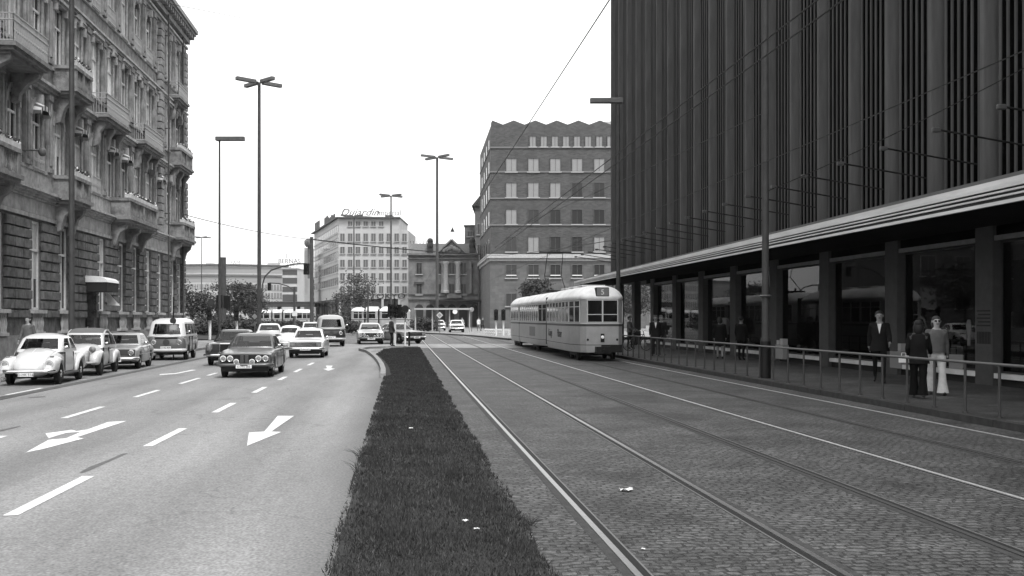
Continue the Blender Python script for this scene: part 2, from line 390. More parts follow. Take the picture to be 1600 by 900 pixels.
# grass blades
def grass():
    rnd = random.Random(3)
    b = MB()
    import bisect
    pts = []
    for i in range(190000):
        t = rnd.random(); y = 3.6+57*(t**2.1)
        xl = -.52 if y < 31 else edgeL(y)+.15
        if y > 50: xl = max(xl, -1.2+(y-50)*.03)
        xr = 1.02+.03*math.sin(y*2.3)*math.sin(y*.9+1)
        if y > 58: xl = max(xl, -1.0+(y-58)*.5)
        if y > 60.8: continue
        x = rnd.uniform(xl, xr)
        if x > xr-.14 and rnd.random() < .35+.45*math.sin(y*3.1)*math.sin(y*1.9): continue
        # ragged left edge
        if x < xl+.12 and rnd.random() < .5+.5*math.sin(y*1.7)*math.sin(y*4.3): continue
        wob = .5+.5*math.sin(x*5+y*2.1)*math.sin(y*1.3-x*2)
        h = (.01+.03*rnd.random()+.018*wob*wob)*(1+.006*y)
        w = (.0018+.0004*y)*rnd.uniform(.6, 1.4)
        a = rnd.uniform(0, 6.28); lx, ly = rnd.gauss(0, .014), rnd.gauss(0, .014)
        dx, dy = math.cos(a)*w, math.sin(a)*w
        b.face([(x-dx, y-dy, .055), (x+dx, y+dy, .055), (x+lx, y+ly, .055+h)], 0 if rnd.random() < .9 else 1)
    o = b.build('grass', [mat('grass_blade', .032, .85, var=.4, scale=1.1), mat('dry_grass_blade', .075, .8)])
    tag(o, 'short dark grass growing on the narrow strip between road and tram tracks', 'grass', kind='stuff')
grass()
def tuft(x, y, h, n, label, seed):
    rnd = random.Random(seed); b = MB()
    for i in range(n):
        a = rnd.uniform(0, 6.28); L = h*rnd.uniform(.5, 1); s = rnd.uniform(.4, 1.5)
        p0 = Vector((x+rnd.gauss(0, .02), y+rnd.gauss(0, .02), 0)); d = Vector((math.cos(a)*s, math.sin(a)*s, 1)).normalized()
        p1 = p0+d*L*.6; p2 = p1+(d+Vector((math.cos(a), math.sin(a), -.6))*.5)*L*.4
        b.tube(p0, p1, .003, .002, 3); b.tube(p1, p2, .002, .0008, 3)
    o = b.build('grass_tuft', mat('grass_blade', .03)); tag(o, label, 'weed')
tuft(*G(566, 718), .3, 40, 'spiky weed tuft growing at the road edge, upper of two', 1)
tuft(*G(560, 738), .24, 30, 'low spiky weed tuft growing at the road edge, lower of two', 2)
tuft(*G(540, 845), .14, 26, 'small weed tuft at the road edge nearest the camera', 7)
tuft(*G(826, 822), .16, 30, 'weed tuft between grass strip and first tram rail', 4)
# litter
def litter(px, py, s, label, seed, h=.06):
    rnd = random.Random(seed); x, y = G(px, py, h); b = MB()
    n = 5; g = [[(x+(i/n-.5)*s, y+(j/n-.5)*s*.7, h+.004+rnd.uniform(0, .25)*s) for i in range(n+1)] for j in range(n+1)]
    b.rings(g, cap=False, closed=False)
    o = b.build('paper_scrap', M_WHITE, smooth=80); m = o.modifiers.new('t', 'SOLIDIFY'); m.thickness = .003; tag(o, label, 'litter')
litter(978, 767, .13, 'crumpled white paper lying between the two rails of the nearest track', 1, .008)
litter(727, 815, .05, 'small white paper scrap in the near grass beside a darker clump', 2, .09)
litter(642, 670, .06, 'white paper scrap lying in the middle of the grass strip', 3, .09)
litter(745, 828, .045, 'tiny pale scrap in the grass nearest the camera', 5, .09)
litter(1005, 839+20, .03, 'tiny white scrap on the setts near the right rail', 6, .008)
# rails
def strip(b, x, w, z, y0, y1, m=0, sag=0):
    b.face([(x-w/2, y0, z), (x+w/2, y0, z), (x+w/2, y1, z), (x-w/2, y1, z)], m)
for i, (xa, xb) in enumerate(((1.59, 3.0), (4.53, 5.94), (7.41, 8.8))):
    b = MB()
    y1 = 112 if i < 2 else 90
    for x, s in ((xa, 1), (xb, -1)):
        b.face([(x-.1, -8, .0065), (x+.1, -8, .0065), (x+.1, y1, .0065), (x-.1, y1, .0065)], 2)
        b.box(x-.025, x+.025, -8, y1, -.02, .016, 4 if (i and s > 0) else 0)
        b.face([(x+s*.026, -8, .0085), (x+s*.083, -8, .0085), (x+s*.083, y1, .0085), (x+s*.026, y1, .0085)][::s], 1)
        b.box(min(x+s*.085, x+s*.1), max(x+s*.085, x+s*.1), -8, y1, -.02, .0125, 3)
    struct('tram_track', b, [M_RAIL if i == 0 else mat('painted_shine_rail', .6, .6, metal=1, var=.2, scale=20), M_GROOVE, M_BED, mat('rail_lip', .12, .5), mat('painted_unlit_rail', .05, .5)])  # rail tones painted: pale heads for sky shine, dark ones without it
# road markings
bm_ = MB()
def dash(x, y0, y1, w=.13):
    bm_.face([(x-w/2, y0, .0085), (x+w/2, y0, .0085), (x+w/2, y1, .0085), (x-w/2, y1, .0085)])
def gy(px, py): return G(px, py)[1]
for a, c in (((0, 807), (137, 745)), ((225, 698), (292, 670)), ((336, 645), (374, 630)), ((403, 614), (426, 605)), ((438, 594), (453, 589))):
    dash(-3.44, gy(*a), gy(*c))
yy = gy(453, 589)+2.7
for k in range(2): dash(-3.44, yy, yy+2.2); yy += 5.05
for a, c in (((85, 654), (158, 636)), ((204, 621), (251, 610)), ((282, 600), (315, 591)), ((333, 587), (349, 583))):
    dash(-5.86, gy(*a), gy(*c), .12)
dash(-5.86, gy(85, 654)-5.1, gy(85, 654)-2.8, .12)
def poly(pts, sx, sy, sc):
    pp = [G(sx+p[0]/sc, sy+p[1]/sc) for p in pts]
    bm_.face([(p[0], p[1], .0085) for p in pp])
def tri(pts, sx, sy, sc):
    poly(pts, sx, sy, sc)
poly([(200, 740), (345, 710), (515, 665), (600, 620), (515, 628), (380, 640)], 0, 560, 5)
poly([(515, 665), (655, 630), (600, 620)], 0, 560, 5)
poly([(515, 628), (600, 620), (720, 580), (990, 492), (845, 500), (640, 575)], 0, 560, 5)
poly([(355, 590), (380, 628), (470, 600), (520, 585), (640, 578), (690, 557), (600, 572), (560, 562)], 0, 560, 5)
poly([(330, 687), (598, 578), (520, 575), (465, 575), (345, 583)], 320, 560, 5)
poly([(465, 575), (520, 574), (697, 452), (570, 452)], 320, 560, 5)
poly([(925, 84), (965, 98), (1018, 82), (985, 78), (1000, 58), (945, 58), (957, 79)], 320, 560, 5)
poly([(1245, 132), (1370, 124), (1535, 92), (1500, 90), (1365, 118), (1250, 124)], 0, 560, 5)
x0, y0 = G(0, 612)
bm_.face([(-8.98, 8, .0085), (-8.88, 8, .0085), (-8.88, 27.4, .0085), (-8.98, 27.4, .0085)])
for yk in (24.9, 31.0, 35.2, 41.0):
    bm_.face([(-10.8, yk, .0085), (-8.9, yk, .0085), (-8.9, yk+.1, .0085), (-10.8, yk+.1, .0085)])
for k in range(8):
    bm_.face([(-7.6+k*.8, 62.6, .0125), (-7.3+k*.8, 62.6, .0125), (-7.3+k*.8, 65.2, .0125), (-7.6+k*.8, 65.2, .0125)]) if k < 0 else None
struct('road_markings', bm_, M_PAINT)
# patches and joints in the asphalt
b = MB()
def patch(pts, sx, sy, sc, z=.0062):
    pp = [G(sx+p[0]/sc, sy+p[1]/sc) for p in pts]; b.face([(p[0], p[1], z) for p in pp])
patch([(620, 895), (700, 850), (860, 790), (960, 745), (1000, 745), (900, 790), (800, 835), (700, 880), (640, 900)], 0, 560, 5)
patch([(0, 562), (150, 530), (165, 535), (0, 575)], 0, 560, 5)
patch([(215, 305), (350, 297), (360, 304), (240, 312)], 0, 560, 5)
struct('tar_seams', b, mat('tar_seam', .09, .6, var=.3, scale=9))

# ================================================================= LEFT BUILDING
XB = -15.42
def vY(Y): return Y*1.0054+1.6
BAY0, BAYW = vY(42.0), 2.815
def bay(k): return BAY0+BAYW*k
YE = 77.2
LB = empty('old_apartment_building', (XB, 30, 0), 'ornate soot-stained stone building with balconies along the left pavement', 'building')
def lb(b, name, m, smooth=None, parent=None, bevel=0):
    # meshes are written in world coordinates; shift to the building's base
    b.v = [(x-XB, y-30, z) for x, y, z in b.v]
    return b.build(name, m, parent or LB, smooth=smooth, bevel=bevel)
G0, F1, F2, F3, TOP = .12, 7.2, 12.0, 16.5, 21.3
K0 = -5
bays = [k for k in range(K0, 13)]
door_bay = 4 - .25
holes = {0: [], 1: [], 2: [], 3: []}
for k in bays:
    c = bay(k)
    if c > YE-1.2 or c < 26: continue
    holes[1].append((c-.62, c+.62, 8.1, 10.9)); holes[2].append((c-.6, c+.6, 12.9, 15.7)); holes[3].append((c-.58, c+.58, 17.4, 20.2))
gw = [vY(t) for t in (22.6, 25.6, 28.6, 31.6, 34.5, 38, 40.4, 44.6, 48.3, 54.4, 58.2, 61.2, 64.3, 67.4, 71.2, 73.4)]
for c in gw: holes[0].append((c-.64, c+.64, 2.1, 5.85))
dc = vY(52.4)
holes[0].append((dc-.75, dc+.75, .3, 3.5)); holes[0].sort()
bands = {0: (G0-.1, 6.2), 1: (6.2, F2), 2: (F2, F3), 3: (F3, TOP)}
wall = MB(); TH_ = .45
YS = 22
for s, hs in holes.items():
    z0, z1 = bands[s]; hs = [h for h in hs if h[0] > YS+.2]; y = YS; mi = 0 if s else 1
    for (a, c, u, w) in hs:
        wall.box(XB-TH_, XB, y, a, z0, z1, mi); wall.box(XB-TH_, XB, a, c, z0, u, mi); wall.box(XB-TH_, XB, a, c, w, z1, mi); y = c
    wall.box(XB-TH_, XB, y, YE, z0, z1, mi)
wall.box(XB-14, XB-TH_, YS, YS+.4, 0, TOP, 0); wall.box(XB-14, XB-TH_, YE-.4, YE, 0, TOP, 0); wall.box(XB-14, XB-13.6, YS+.4, YE-.4, 0, TOP, 0)
lb(wall, 'wall', [M_STONE, M_STONED])
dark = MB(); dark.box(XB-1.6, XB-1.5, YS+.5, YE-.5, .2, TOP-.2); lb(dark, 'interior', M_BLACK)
# rusticated courses on the ground floor
rus = MB(); rnd = random.Random(11)
hs = [h for h in holes[0] if h[0] > YS+.2]
z = 2.15
def course(z, zt, excl=True):
    y = YS
    segs = []
    for (a, c, u, w) in hs:
        if u < zt-.02 and w > z+.02: segs.append((y, a-.02)); y = c+.02
    segs.append((y, YE))
    for (a, c) in segs:
        L_ = c-a; n = max(1, round(L_/1.15)); st = L_/n
        for i in range(n):
            d = .1+rnd.uniform(0, .05); rus.box(XB, XB+d, a+i*st+.02, a+(i+1)*st-.02, z+.03, zt-.03)
for zz in [2.1+.4167*i for i in range(9)]: course(zz, zz+.4167)
course(1.75, 2.1)
lb(rus, 'rusticated_masonry', M_STONED, bevel=.02)
pl = MB()
y = YS
for (a, c, u, w) in hs:
    if u < 1: pl.box(XB, XB+.16, y, a-.05, .1, 1.0); y = c+.05; continue
pl.box(XB, XB+.16, y, YE+.1, .1, 1.0)
pl.box(XB, XB+.1, YS, dc-.85, 1.0, 1.06); pl.box(XB, XB+.1, dc+.85, YE, 1.0, 1.06)
lb(pl, 'plinth', mat('plinth_stone', .18, .9, var=.35, scale=3, bump=.5, bscale=14))
# ledges, friezes, cornices
led = MB()
def ledge(z, h, d, steps=3):
    for i in range(steps):
        t0 = z+h*i/steps; t1 = z+h*(i+1)/steps; led.box(XB, XB+d*(i+1)/steps, YS, YE+d*(i+1)/steps, t0, t1-.004)
led.box(XB, XB+.1, YS, YE+.1, 5.95, 6.12)
ledge(6.75, .4, .42, 4); ledge(11.5, .38, .36, 3); ledge(16.0, .32, .28, 3); ledge(20.75, .3, .25, 2)
led.box(XB, XB+.06, YS, YE+.06, 7.16, 8.02); led.box(XB, XB+.1, YS, YE+.1, 7.95, 8.08)
led.box(XB, XB+.08, YS, YE+.08, 12.72, 12.86); led.box(XB, XB+.08, YS, YE+.08, 17.2, 17.34)
lb(led, 'ledge', mat('ledge_stone', .31, .9, var=.4, scale=2.5, bump=.3))
fr = MB(); fr.box(XB, XB+.05, YS, YE+.05, 6.14, 6.74); lb(fr, 'frieze', M_STONEL)
co = MB()
co.box(XB, XB+.35, YS, YE+.35, 21.3, 21.6); co.box(XB, XB+.7, YS, YE+.7, 21.95, 22.12); co.box(XB, XB+.82, YS, YE+.82, 22.12, 22.4); co.box(XB-14, XB, YS, YE, 21.3, 22.42)
co.box(XB, XB+.3, YS, YE+.3, 21.6, 21.95)
y = YS+.2
while y < YE+.6:
    co.box(XB+.3, XB+.64, y, y+.24, 21.64, 21.94); y += .62
lb(co, 'cornice', mat('cornice_stone', .22, .9, var=.4, scale=2.5, bump=.3))
rf = MB(); rf.ext([(XB+.7, 22.42), (XB-5, 26.5), (XB-14, 26.5), (XB-14, 22.42)], 'y', YS, YE+.6)
rf.v = [(x, y, z) for x, y, z in rf.v]; lb(rf, 'roof', mat('roof_slate', .05, .7, var=.3, scale=3))
# pilasters between bays on the upper floors
M_PLS = mat('pilaster_stone', .2, .9, var=.4, scale=2.2, bump=.4)
pcache = {}
for k in bays:
    c = bay(k)+BAYW/2
    if c > YE-.6: continue
    w = .24
    for (z0, z1) in ((8.08, 11.5), (12.86, 16.0), (17.34, 20.7)):
        if z0 in pcache: share(pcache[z0], LB, (0, c-30, 0)); continue
        q = MB(); q.box(0, .14, -w, w, z0, z1); q.box(0, .2, -w-.05, w+.05, z1-.28, z1-.004); q.box(0, .19, -w-.04, w+.04, z0, z0+.2); q.box(.14, .2, -.11, .11, z0+.3, z1-.4)
        pcache[z0] = q.build('pilaster', M_PLS, LB, bevel=.015); pcache[z0].location = (0, c-30, 0)
for (z0, z1) in ((7.2, 11.5), (11.9, 16.0), (16.4, 20.7)):
    for yq in (bay(9), YE-.5):
        zz = z0; pil = MB()
        while zz < z1-.3:
            pil.box(XB, XB+.3, yq-.42, yq+.42, zz+.02, zz+.42); zz += .46
        lb(pil, 'corner_quoins', M_PLS, bevel=.015)
# window prototypes
def arch_fill(b, a, c, z, x0, x1, m=0):
    r = (c-a)/2; yc = (a+c)/2; zc = z-r
    for s in (-1, 1):
        pts = [(yc+s*r, z+.001), (yc, z+.001)]+[(yc+s*r*math.sin(t), zc+r*math.cos(t)) for t in [math.pi/2*i/7 for i in range(8)]]
        pts = pts if s > 0 else pts[::-1]
        b.ext(pts, 'x', x0, x1, m)
def lwindow(c, u, w, hw, arch, curt, surround, proto={}):
    key = (round(w-u, 2), hw, arch, curt, surround)
    loc = (0, c-30, u)
    if key in proto:
        f, p, cu, s = proto[key]
        f2 = share(f, LB, loc)
        q = share(p, f2, (0, 0, 0))
        if cu: share(cu, f2, (0, 0, 0))
        if s: share(s, LB, loc)
        return
    hh = w-u; b = MB(); x0, x1 = -.17, -.06
    b.box(x0, x1, -hw, -hw+.09, 0, hh); b.box(x0, x1, hw-.09, hw, 0, hh); b.box(x0, x1, -hw+.09, hw-.09, 0, .1); b.box(x0, x1, -hw+.09, hw-.09, hh-.1, hh)
    b.box(x0-.01, x1+.01, -hw+.09, hw-.09, hh*.66, hh*.66+.1); b.box(x0+.01, x1-.01, -.045, .045, .1, hh*.66); b.box(x0+.01, x1-.01, -.02, .02, hh*.66+.1, hh-.1)
    if arch: arch_fill(b, -hw, hw, hh, x0-.01, -.01, 1)
    f = b.build('window', [M_CREAM, M_STONE], LB); f.location = loc
    b = MB(); b.box(-.14, -.13, -hw+.05, hw-.05, .05, hh-.05); p = b.build('pane', M_GLASSD, f)
    cu = None
    if curt:
        b = MB()
        if curt == 1: b.box(-.128, -.12, -hw+.09, -hw*.35, .1, hh-.1); b.box(-.128, -.12, hw*.35, hw-.09, .1, hh-.1)
        elif curt == 2: b.box(-.128, -.12, -hw+.09, hw-.09, hh*.35, hh-.1)
        else: b.box(-.128, -.12, -hw+.09, hw-.09, .1, hh-.1)
        cu = b.build('curtain', M_CURT if curt < 3 else mat('white_shutter', .8, .7), f)
    s = None
    if surround:
        b = MB()
        for q in (-1, 1):
            b.box(0, .05, q*hw if q > 0 else -hw-.17, hw+.17 if q > 0 else -hw, -.02, hh+.05)
        if surround == 1:      # pediment with keystone
            b.box(0, .16, -hw-.2, hw+.2, hh+.06, hh+.2); b.ext([(-hw-.3, hh+.22), (hw+.3, hh+.22), (0, hh+.62)], 'x', 0, .22)
            b.box(0, .2, -hw-.28, -hw-.1, hh-.35, hh+.06); b.box(0, .2, hw+.1, hw+.28, hh-.35, hh+.06)
            b.box(.02, .26, -.1, .1, hh-.06, hh+.3)
        elif surround == 2:    # hood arch
            n = 12; r0, r1 = hw+.02, hw+.22; zc = hh-hw
            for i in range(n):
                a0, a1 = math.pi*i/n, math.pi*(i+1)/n
                b.ext([(r0*math.cos(a0), zc+r0*math.sin(a0)), (r1*math.cos(a0), zc+r1*math.sin(a0)), (r1*math.cos(a1), zc+r1*math.sin(a1)), (r0*math.cos(a1), zc+r0*math.sin(a1))], 'x', .0, .08)
            b.box(0, .28, -.11, .11, hh-.1, hh+.32)
        elif surround == 3:    # straight hood on consoles
            b.box(0, .3, -hw-.25, hw+.25, hh+.18, hh+.3); b.box(0, .2, -hw-.2, hw+.2, hh+.05, hh+.18)
            for q in (-1, 1): b.box(.0, .22, q*(hw+.1)-.07, q*(hw+.1)+.07, hh-.25, hh+.17)
        b.box(0, .12, -hw-.1, hw+.1, -.14, -.02)
        s = b.build('window_surround', mat('surround_stone', .28, .9, var=.4, scale=3, bump=.3), LB); s.location = loc
    proto[key] = (f, p, cu, s)
for s in (1, 2, 3):
    for i, (a, c, u, w) in enumerate(holes[s]):
        if a < YS+1: continue
        lwindow((a+c)/2, u, w, round((c-a)/2, 2), s in (1, 3), 3 if s == 2 and 52 < (a+c)/2/1.0054-1.6 < 58 else (i*7+s*3) % 5 % 3, {1: 2, 2: 3 if i % 2 else 1, 3: 2}[s])
for i, (a, c, u, w) in enumerate(hs):
    if u > 1: lwindow((a+c)/2, u, w, .64, False, 2 if i % 3 == 1 else 0, 0)
# sills and balusters below the ground windows
for (a, c, u, w) in hs:
    if u < 1: continue
    sl_ = MB()
    sl_.box(XB, XB+.26, a-.16, c+.16, 1.95, 2.1); sl_.box(XB, XB+.2, a-.12, c+.12, 1.06, 1.18)
    n = 6
    for i in range(n):
        yc = a+.1+(c-a-.2)*i/(n-1)
        sl_.lathe((XB+.13, yc, 1.18), [(.05, 0), (.035, .1), (.07, .3), (.075, .38), (.035, .6), (.05, .77)], 8)
    lb(sl_, 'balustrade', M_STONEL, smooth=40)

# door
d = MB(); d.box(XB-.4, XB-.32, dc-.75, dc+.75, .3, 3.2); d.box(XB-.4, XB-.33, dc-.75, dc+.75, 3.2, 3.5)
do = lb(d, 'door', mat('oak_door', .02, .5, var=.3))
h = MB(); h.ball((XB-.27, dc+.55, 1.3), .045, 6); h.v = [(x-XB, y-30, z) for x, y, z in h.v]; h.build('handle', M_CHROME, do)
d = MB(); d.box(XB-.4, XB+.35, dc-.75, dc+.75, .1, .3); lb(d, 'doorstep', M_STONEL)
# door canopy: quarter-round hood
cb = MB(); prof = [(XB, 3.05), (XB+1.1, 3.05), (XB+1.12, 3.5), (XB, 3.5)]
cb.ext(prof, 'y', dc-1.0, dc+1.1); cn = lb(cb, 'door_canopy', mat('canopy_canvas', .02, .9, var=.2))
cb = MB(); cb.ext([(XB+.0, 3.505), (XB+1.14, 3.505), (XB+1.1, 3.62), (XB+.95, 3.72), (XB+.6, 3.8), (XB+.0, 3.82)], 'y', dc-1.04, dc+1.14)
cb.v = [(x-XB, y-30, z) for x, y, z in cb.v]; cb.build('canopy_top', M_WHITE, cn)
# tilted white panel beside the door
tp = MB(); tp.ext([(XB+.45, 3.05), (XB+.6, 3.0), (XB+1.15, 2.38), (XB+.55, 2.42)], 'y', dc+1.2, dc+1.24)
o = lb(tp, 'open_shutter', M_WHITE)
# drainpipes
dp = MB(); dp.tube((XB+.4, bay(9)+1.15, .2), (XB+.4, bay(9)+1.15, 21.4), .05); 
for zz in (2.5, 5, 8.5, 11, 14, 17, 20): dp.box(XB, XB+.5, bay(9)+1.11, bay(9)+1.19, zz, zz+.06)
lb(dp, 'drainpipe', M_POLE)
dp = MB(); dp.tube((XB+.25, YE-1.6, .2), (XB+.25, YE-1.6, 21.4), .06); lb(dp, 'drainpipe', M_POLE)
# balconies
def balcony(y0, y1, z, proj, kind, h=1.0, flowers=False):
    # proj in metres from wall, z = floor top
    x1 = XB+proj; s = MB()
    s.box(XB, x1+.12, y0-.12, y1+.12, z-.16, z); s.box(XB, x1+.02, y0-.02, y1+.02, z-.3, z-.16); s.box(XB, x1-.15, y0+.12, y1-.12, z-.42, z-.3)
    base = lb(s, 'balcony', mat('balcony_stone', .17, .9, var=.4, scale=2.5, bump=.4))
    n = 2 if y1-y0 < 4 else 3
    for i in range(n):
        yc = y0+.35+(y1-y0-.7)*i/(n-1); k = MB()
        pr = [(XB, z-.42), (x1-.15, z-.42), (x1-.2, z-.62), (XB+proj*.5, z-.85), (XB+.35, z-1.2), (XB+.28, z-1.5), (XB, z-1.6)]
        k.ext(pr, 'y', yc-.17, yc+.17); k.v = [(x-XB, y-30, zz) for x, y, zz in k.v]; k.build('bracket', M_STONE, base, bevel=.02)
    r = MB()
    if kind == 'stone':
        r.box(XB, x1+.06, y0-.06, y0+.2, z+h-.16, z+h); r.box(XB, x1+.06, y1-.2, y1+.06, z+h-.16, z+h); r.box(x1-.2, x1+.06, y0+.2, y1-.2, z+h-.16, z+h)
        for (a, b_) in ((y0, y0+.3), (y1-.3, y1), ((y0+y1)/2-.15, (y0+y1)/2+.15)): r.box(x1-.17, x1+.03, a, b_, z, z+h-.16)
        r.box(XB, x1-.17, y0+.02, y0+.12, z, z+h-.16)
        y = y0+.42
        while y < y1-.35:
            if abs(y-(y0+y1)/2) > .22: r.lathe((x1-.07, y, z), [(.05, 0), (.035, .12), (.075, .32), (.035, .62), (.055, h-.16)], 6)
            y += .19
        r.box(x1-.13, x1+.0, y0+.3, y1-.3, z, z+.1)
        m = M_STONE
    else:
        t = .022
        for zz in (.06, h*.78, h):
            r.box(XB, x1, y0-t, y0+t, z+zz-t, z+zz+t); r.box(XB, x1, y1-t, y1+t, z+zz-t, z+zz+t); r.box(x1-t, x1+t, y0, y1, z+zz-t, z+zz+t)
        n = int((y1-y0)/.11)
        for i in range(n+1):
            y = y0+(y1-y0)*i/n; r.box(x1-.011, x1+.011, y-.011, y+.011, z, z+h)
            if i < n and i % 2 == 0:
                yy_ = y+.11; r.lathe((x1, yy_, z+h*.42), [(.001, -.02), (.06, -.02), (.06, .02), (.001, .02)], 8, 'x'); r.tube((x1, y, z+.1), (x1, y+.22, z+h*.76), .01, n=4); r.tube((x1, y+.22, z+.1), (x1, y, z+h*.76), .01, n=4)
        n = int(proj/.11)
        for i in range(n+1):
            x = XB+proj*i/n
            for yy_ in (y0, y1): r.box(x-.011, x+.011, yy_-.011, yy_+.011, z, z+h)
        m = M_IRONL
    r.v = [(x-XB, y-30, zz) for x, y, zz in r.v]
    r.build('railing', m, base, smooth=40 if kind == 'stone' else None)
    if flowers:
        fb = MB(); fb.box(x1-.22, x1+.05, y0+.05, y1-.05, z+h+.005, z+h+.2); fb.v = [(x-XB, y-30, zz) for x, y, zz in fb.v]
        fo = fb.build('flower_box', mat('planter_white', .45, .6, var=.3), base)
        pl_ = MB(); rnd = random.Random(int(y0*10))
        for i in range(int((y1-y0)*60)):
            c = Vector((x1-.08+rnd.gauss(0, .08), rnd.uniform(y0+.1, y1-.1), z+h+.2+abs(rnd.gauss(0, .1))))
            a = Vector((rnd.gauss(0, 1), rnd.gauss(0, 1), rnd.gauss(0, 1))).normalized()*.06; d = a.orthogonal().normalized()*.05
            pl_.face([c-a, c-d, c+a, c+d], 0 if rnd.random() < .8 else 1)
        pl_.v = [(x-XB, y-30, zz) for x, y, zz in pl_.v]; pl_.build('plants', [M_LEAF, M_WHITE], fo)
balcony(vY(38.6), vY(42.4), 11.9, 1.25, 'iron', 1.05)
balcony(vY(46.9), vY(49.4), 12.0, .95, 'stone', 1.0, True)
balcony(vY(52.7), vY(57.0), 11.95, .75, 'iron', 1.05)
balcony(vY(60.7), vY(65.4), 11.95, .7, 'iron', 1.0)
balcony(vY(70.2), vY(74.2), 12.1, .75, 'stone', 1.0, True)
balcony(vY(70.4), vY(73.4), 16.6, .6, 'iron', .95)
balcony(vY(36.2), vY(40.0), 7.15, 1.0, 'stone', 1.0, True)
balcony(vY(46.9), vY(49.4), 7.15, .9, 'stone', .95, True)
balcony(vY(56.0), vY(62.4), 7.15, 1.0, 'stone', 1.0, True)
balcony(vY(70.4), vY(74.2), 7.15, .9, 'stone', 1.0, True)
balcony(vY(30.5), vY(34.0), 11.9, 1.0, 'iron', 1.05)
# flush iron balustrades in front of other tall windows
for s, ks in ((1, (0, 1, 3, 4, 9)), (3, (1, 3, 4, 5, 7, 8, 9)), (2, (1, 3))):
    z = {1: 8.0, 3: 17.3, 2: 12.8}[s]
    for k in ks:
        c = bay(k); r = MB()
        for zz in (.05, .8): r.box(XB+.1, XB+.14, c-.7, c+.7, z+zz, z+zz+.04)
        for i in range(13): r.box(XB+.11, XB+.13, c-.7+i*1.4/12-.01, c-.7+i*1.4/12+.01, z, z+.84)
        for i in range(6): r.lathe((XB+.12, c-.58+i*.233, z+.42), [(.001, -.01), (.09, -.01), (.09, .01), (.001, .01)], 8, 'x')
        lb(r, 'window_railing', M_IRONL)
# striped awnings over first-floor arches
for k in (1, 3, 5, 6, 9):
    c = bay(k); a_ = MB(); n = 10
    for i in range(n):
        t0, t1 = math.pi*i/n, math.pi*(i+1)/n
        r = .66; zc = 10.9-.62
        p = [(XB+.02, c+r*math.cos(t0), zc+r*math.sin(t0)), (XB+.02, c+r*math.cos(t1), zc+r*math.sin(t1)), (XB+.4, c+r*1.0*math.cos(t1), zc+.05+.42*math.sin(t1)), (XB+.4, c+r*math.cos(t0), zc+.05+.42*math.sin(t0))]
        a_.face(p, i % 2)
        a_.face([p[3], p[2], (p[2][0], p[2][1], p[2][2]-.2), (p[3][0], p[3][1], p[3][2]-.2)], i % 2)
    lb(a_, 'awning', [mat('awning_white', .4, .8), mat('awning_dark', .07, .8)])
# small facade lamp
lm = MB(); lm.tube((XB, bay(0)+1.1, 8.6), (XB+.8, bay(0)+1.1, 8.6), .03); lm.ball((XB+.8, bay(0)+1.1, 8.55), (.16, .16, .2), 8); lb(lm, 'wall_lamp', M_IRON, smooth=60)

# ================================================================= DEPARTMENT STORE (right)
XS = 14.27
def vS(Y): return Y*1.0054-1.49
ST_ = empty('department_store', (XS, 20, 0), 'dark slatted department store block over a long canopy on the right', 'store')
def sb(b, name, m, parent=None, smooth=None, bevel=0):
    b.v = [(x-XS, y-20, z) for x, y, z in b.v]
    return b.build(name, m, parent or ST_, smooth=smooth, bevel=bevel)
YT = vS(70.9); YG = vS(62.0)      # tower end, ground-floor end
M_FIN = mat('bronze_fin', .003, .9, var=.3, scale=.8, spec=.02, stretch=(3, 3, .3)); M_PIL = mat('concrete_pilaster', .095, .95, spec=.02, var=.22, scale=1.2, stretch=(3, 3, .4)); M_FACE = mat('facade_panel', .003, .95, spec=0, var=.4, scale=.7)
b = MB(); b.box(XS+.05, XS+30, -12, YT, 4.35, 34); sb(b, 'tower_wall', M_FACE)
b = MB(); b.box(XS+.02, XS+30.1, -12.1, YT+.12, 34, 34.6); sb(b, 'roof_edge', M_PIL)
p0 = vS(.0430*1650); st = 2.524
ys = []
y = YT-.2
while y > -8: ys.append(y); y -= st
proto = None
for y in ys:
    if proto is None:
        b = MB(); b.box(-.34, .049, -.12, .12, 4.5, 33.99); b.box(-.355, -.34, -.09, .09, 4.5, 33.9)
        proto = b.build('pilaster', M_PIL, ST_); proto.location = (0, y-20, 0)
    else: share(proto, ST_, (0, y-20, 0))
proto = None
for y in ys[:-1]:
    if proto is None:
        b = MB()
        for i in range(6):
            yc = -st+.14+(st-.28)*(i+1)/7
            b.box(-.14, .049, yc-.025, yc+.025, 4.5, 33.9); b.box(-.175, -.14, yc-.045, yc+.045, 4.5, 33.9, 2)
        for i in range(6):
            yc = -st+.14+(st-.28)*(i+.5)/6
            for zf in range(9):
                b.box(-.02, .045, yc-.13, yc+.13, 5.2+zf*3.3, 5.2+zf*3.3+2.2, 1)
        proto = b.build('slat_panel', [M_FIN, mat('facade_glass', .008, .5, spec=.04), mat('fin_edge', .065, .8, var=.3, scale=.8, spec=.1, stretch=(3, 3, .3))], ST_); proto.location = (0, y-20, 0)
    else: share(proto, ST_, (0, y-20, 0))
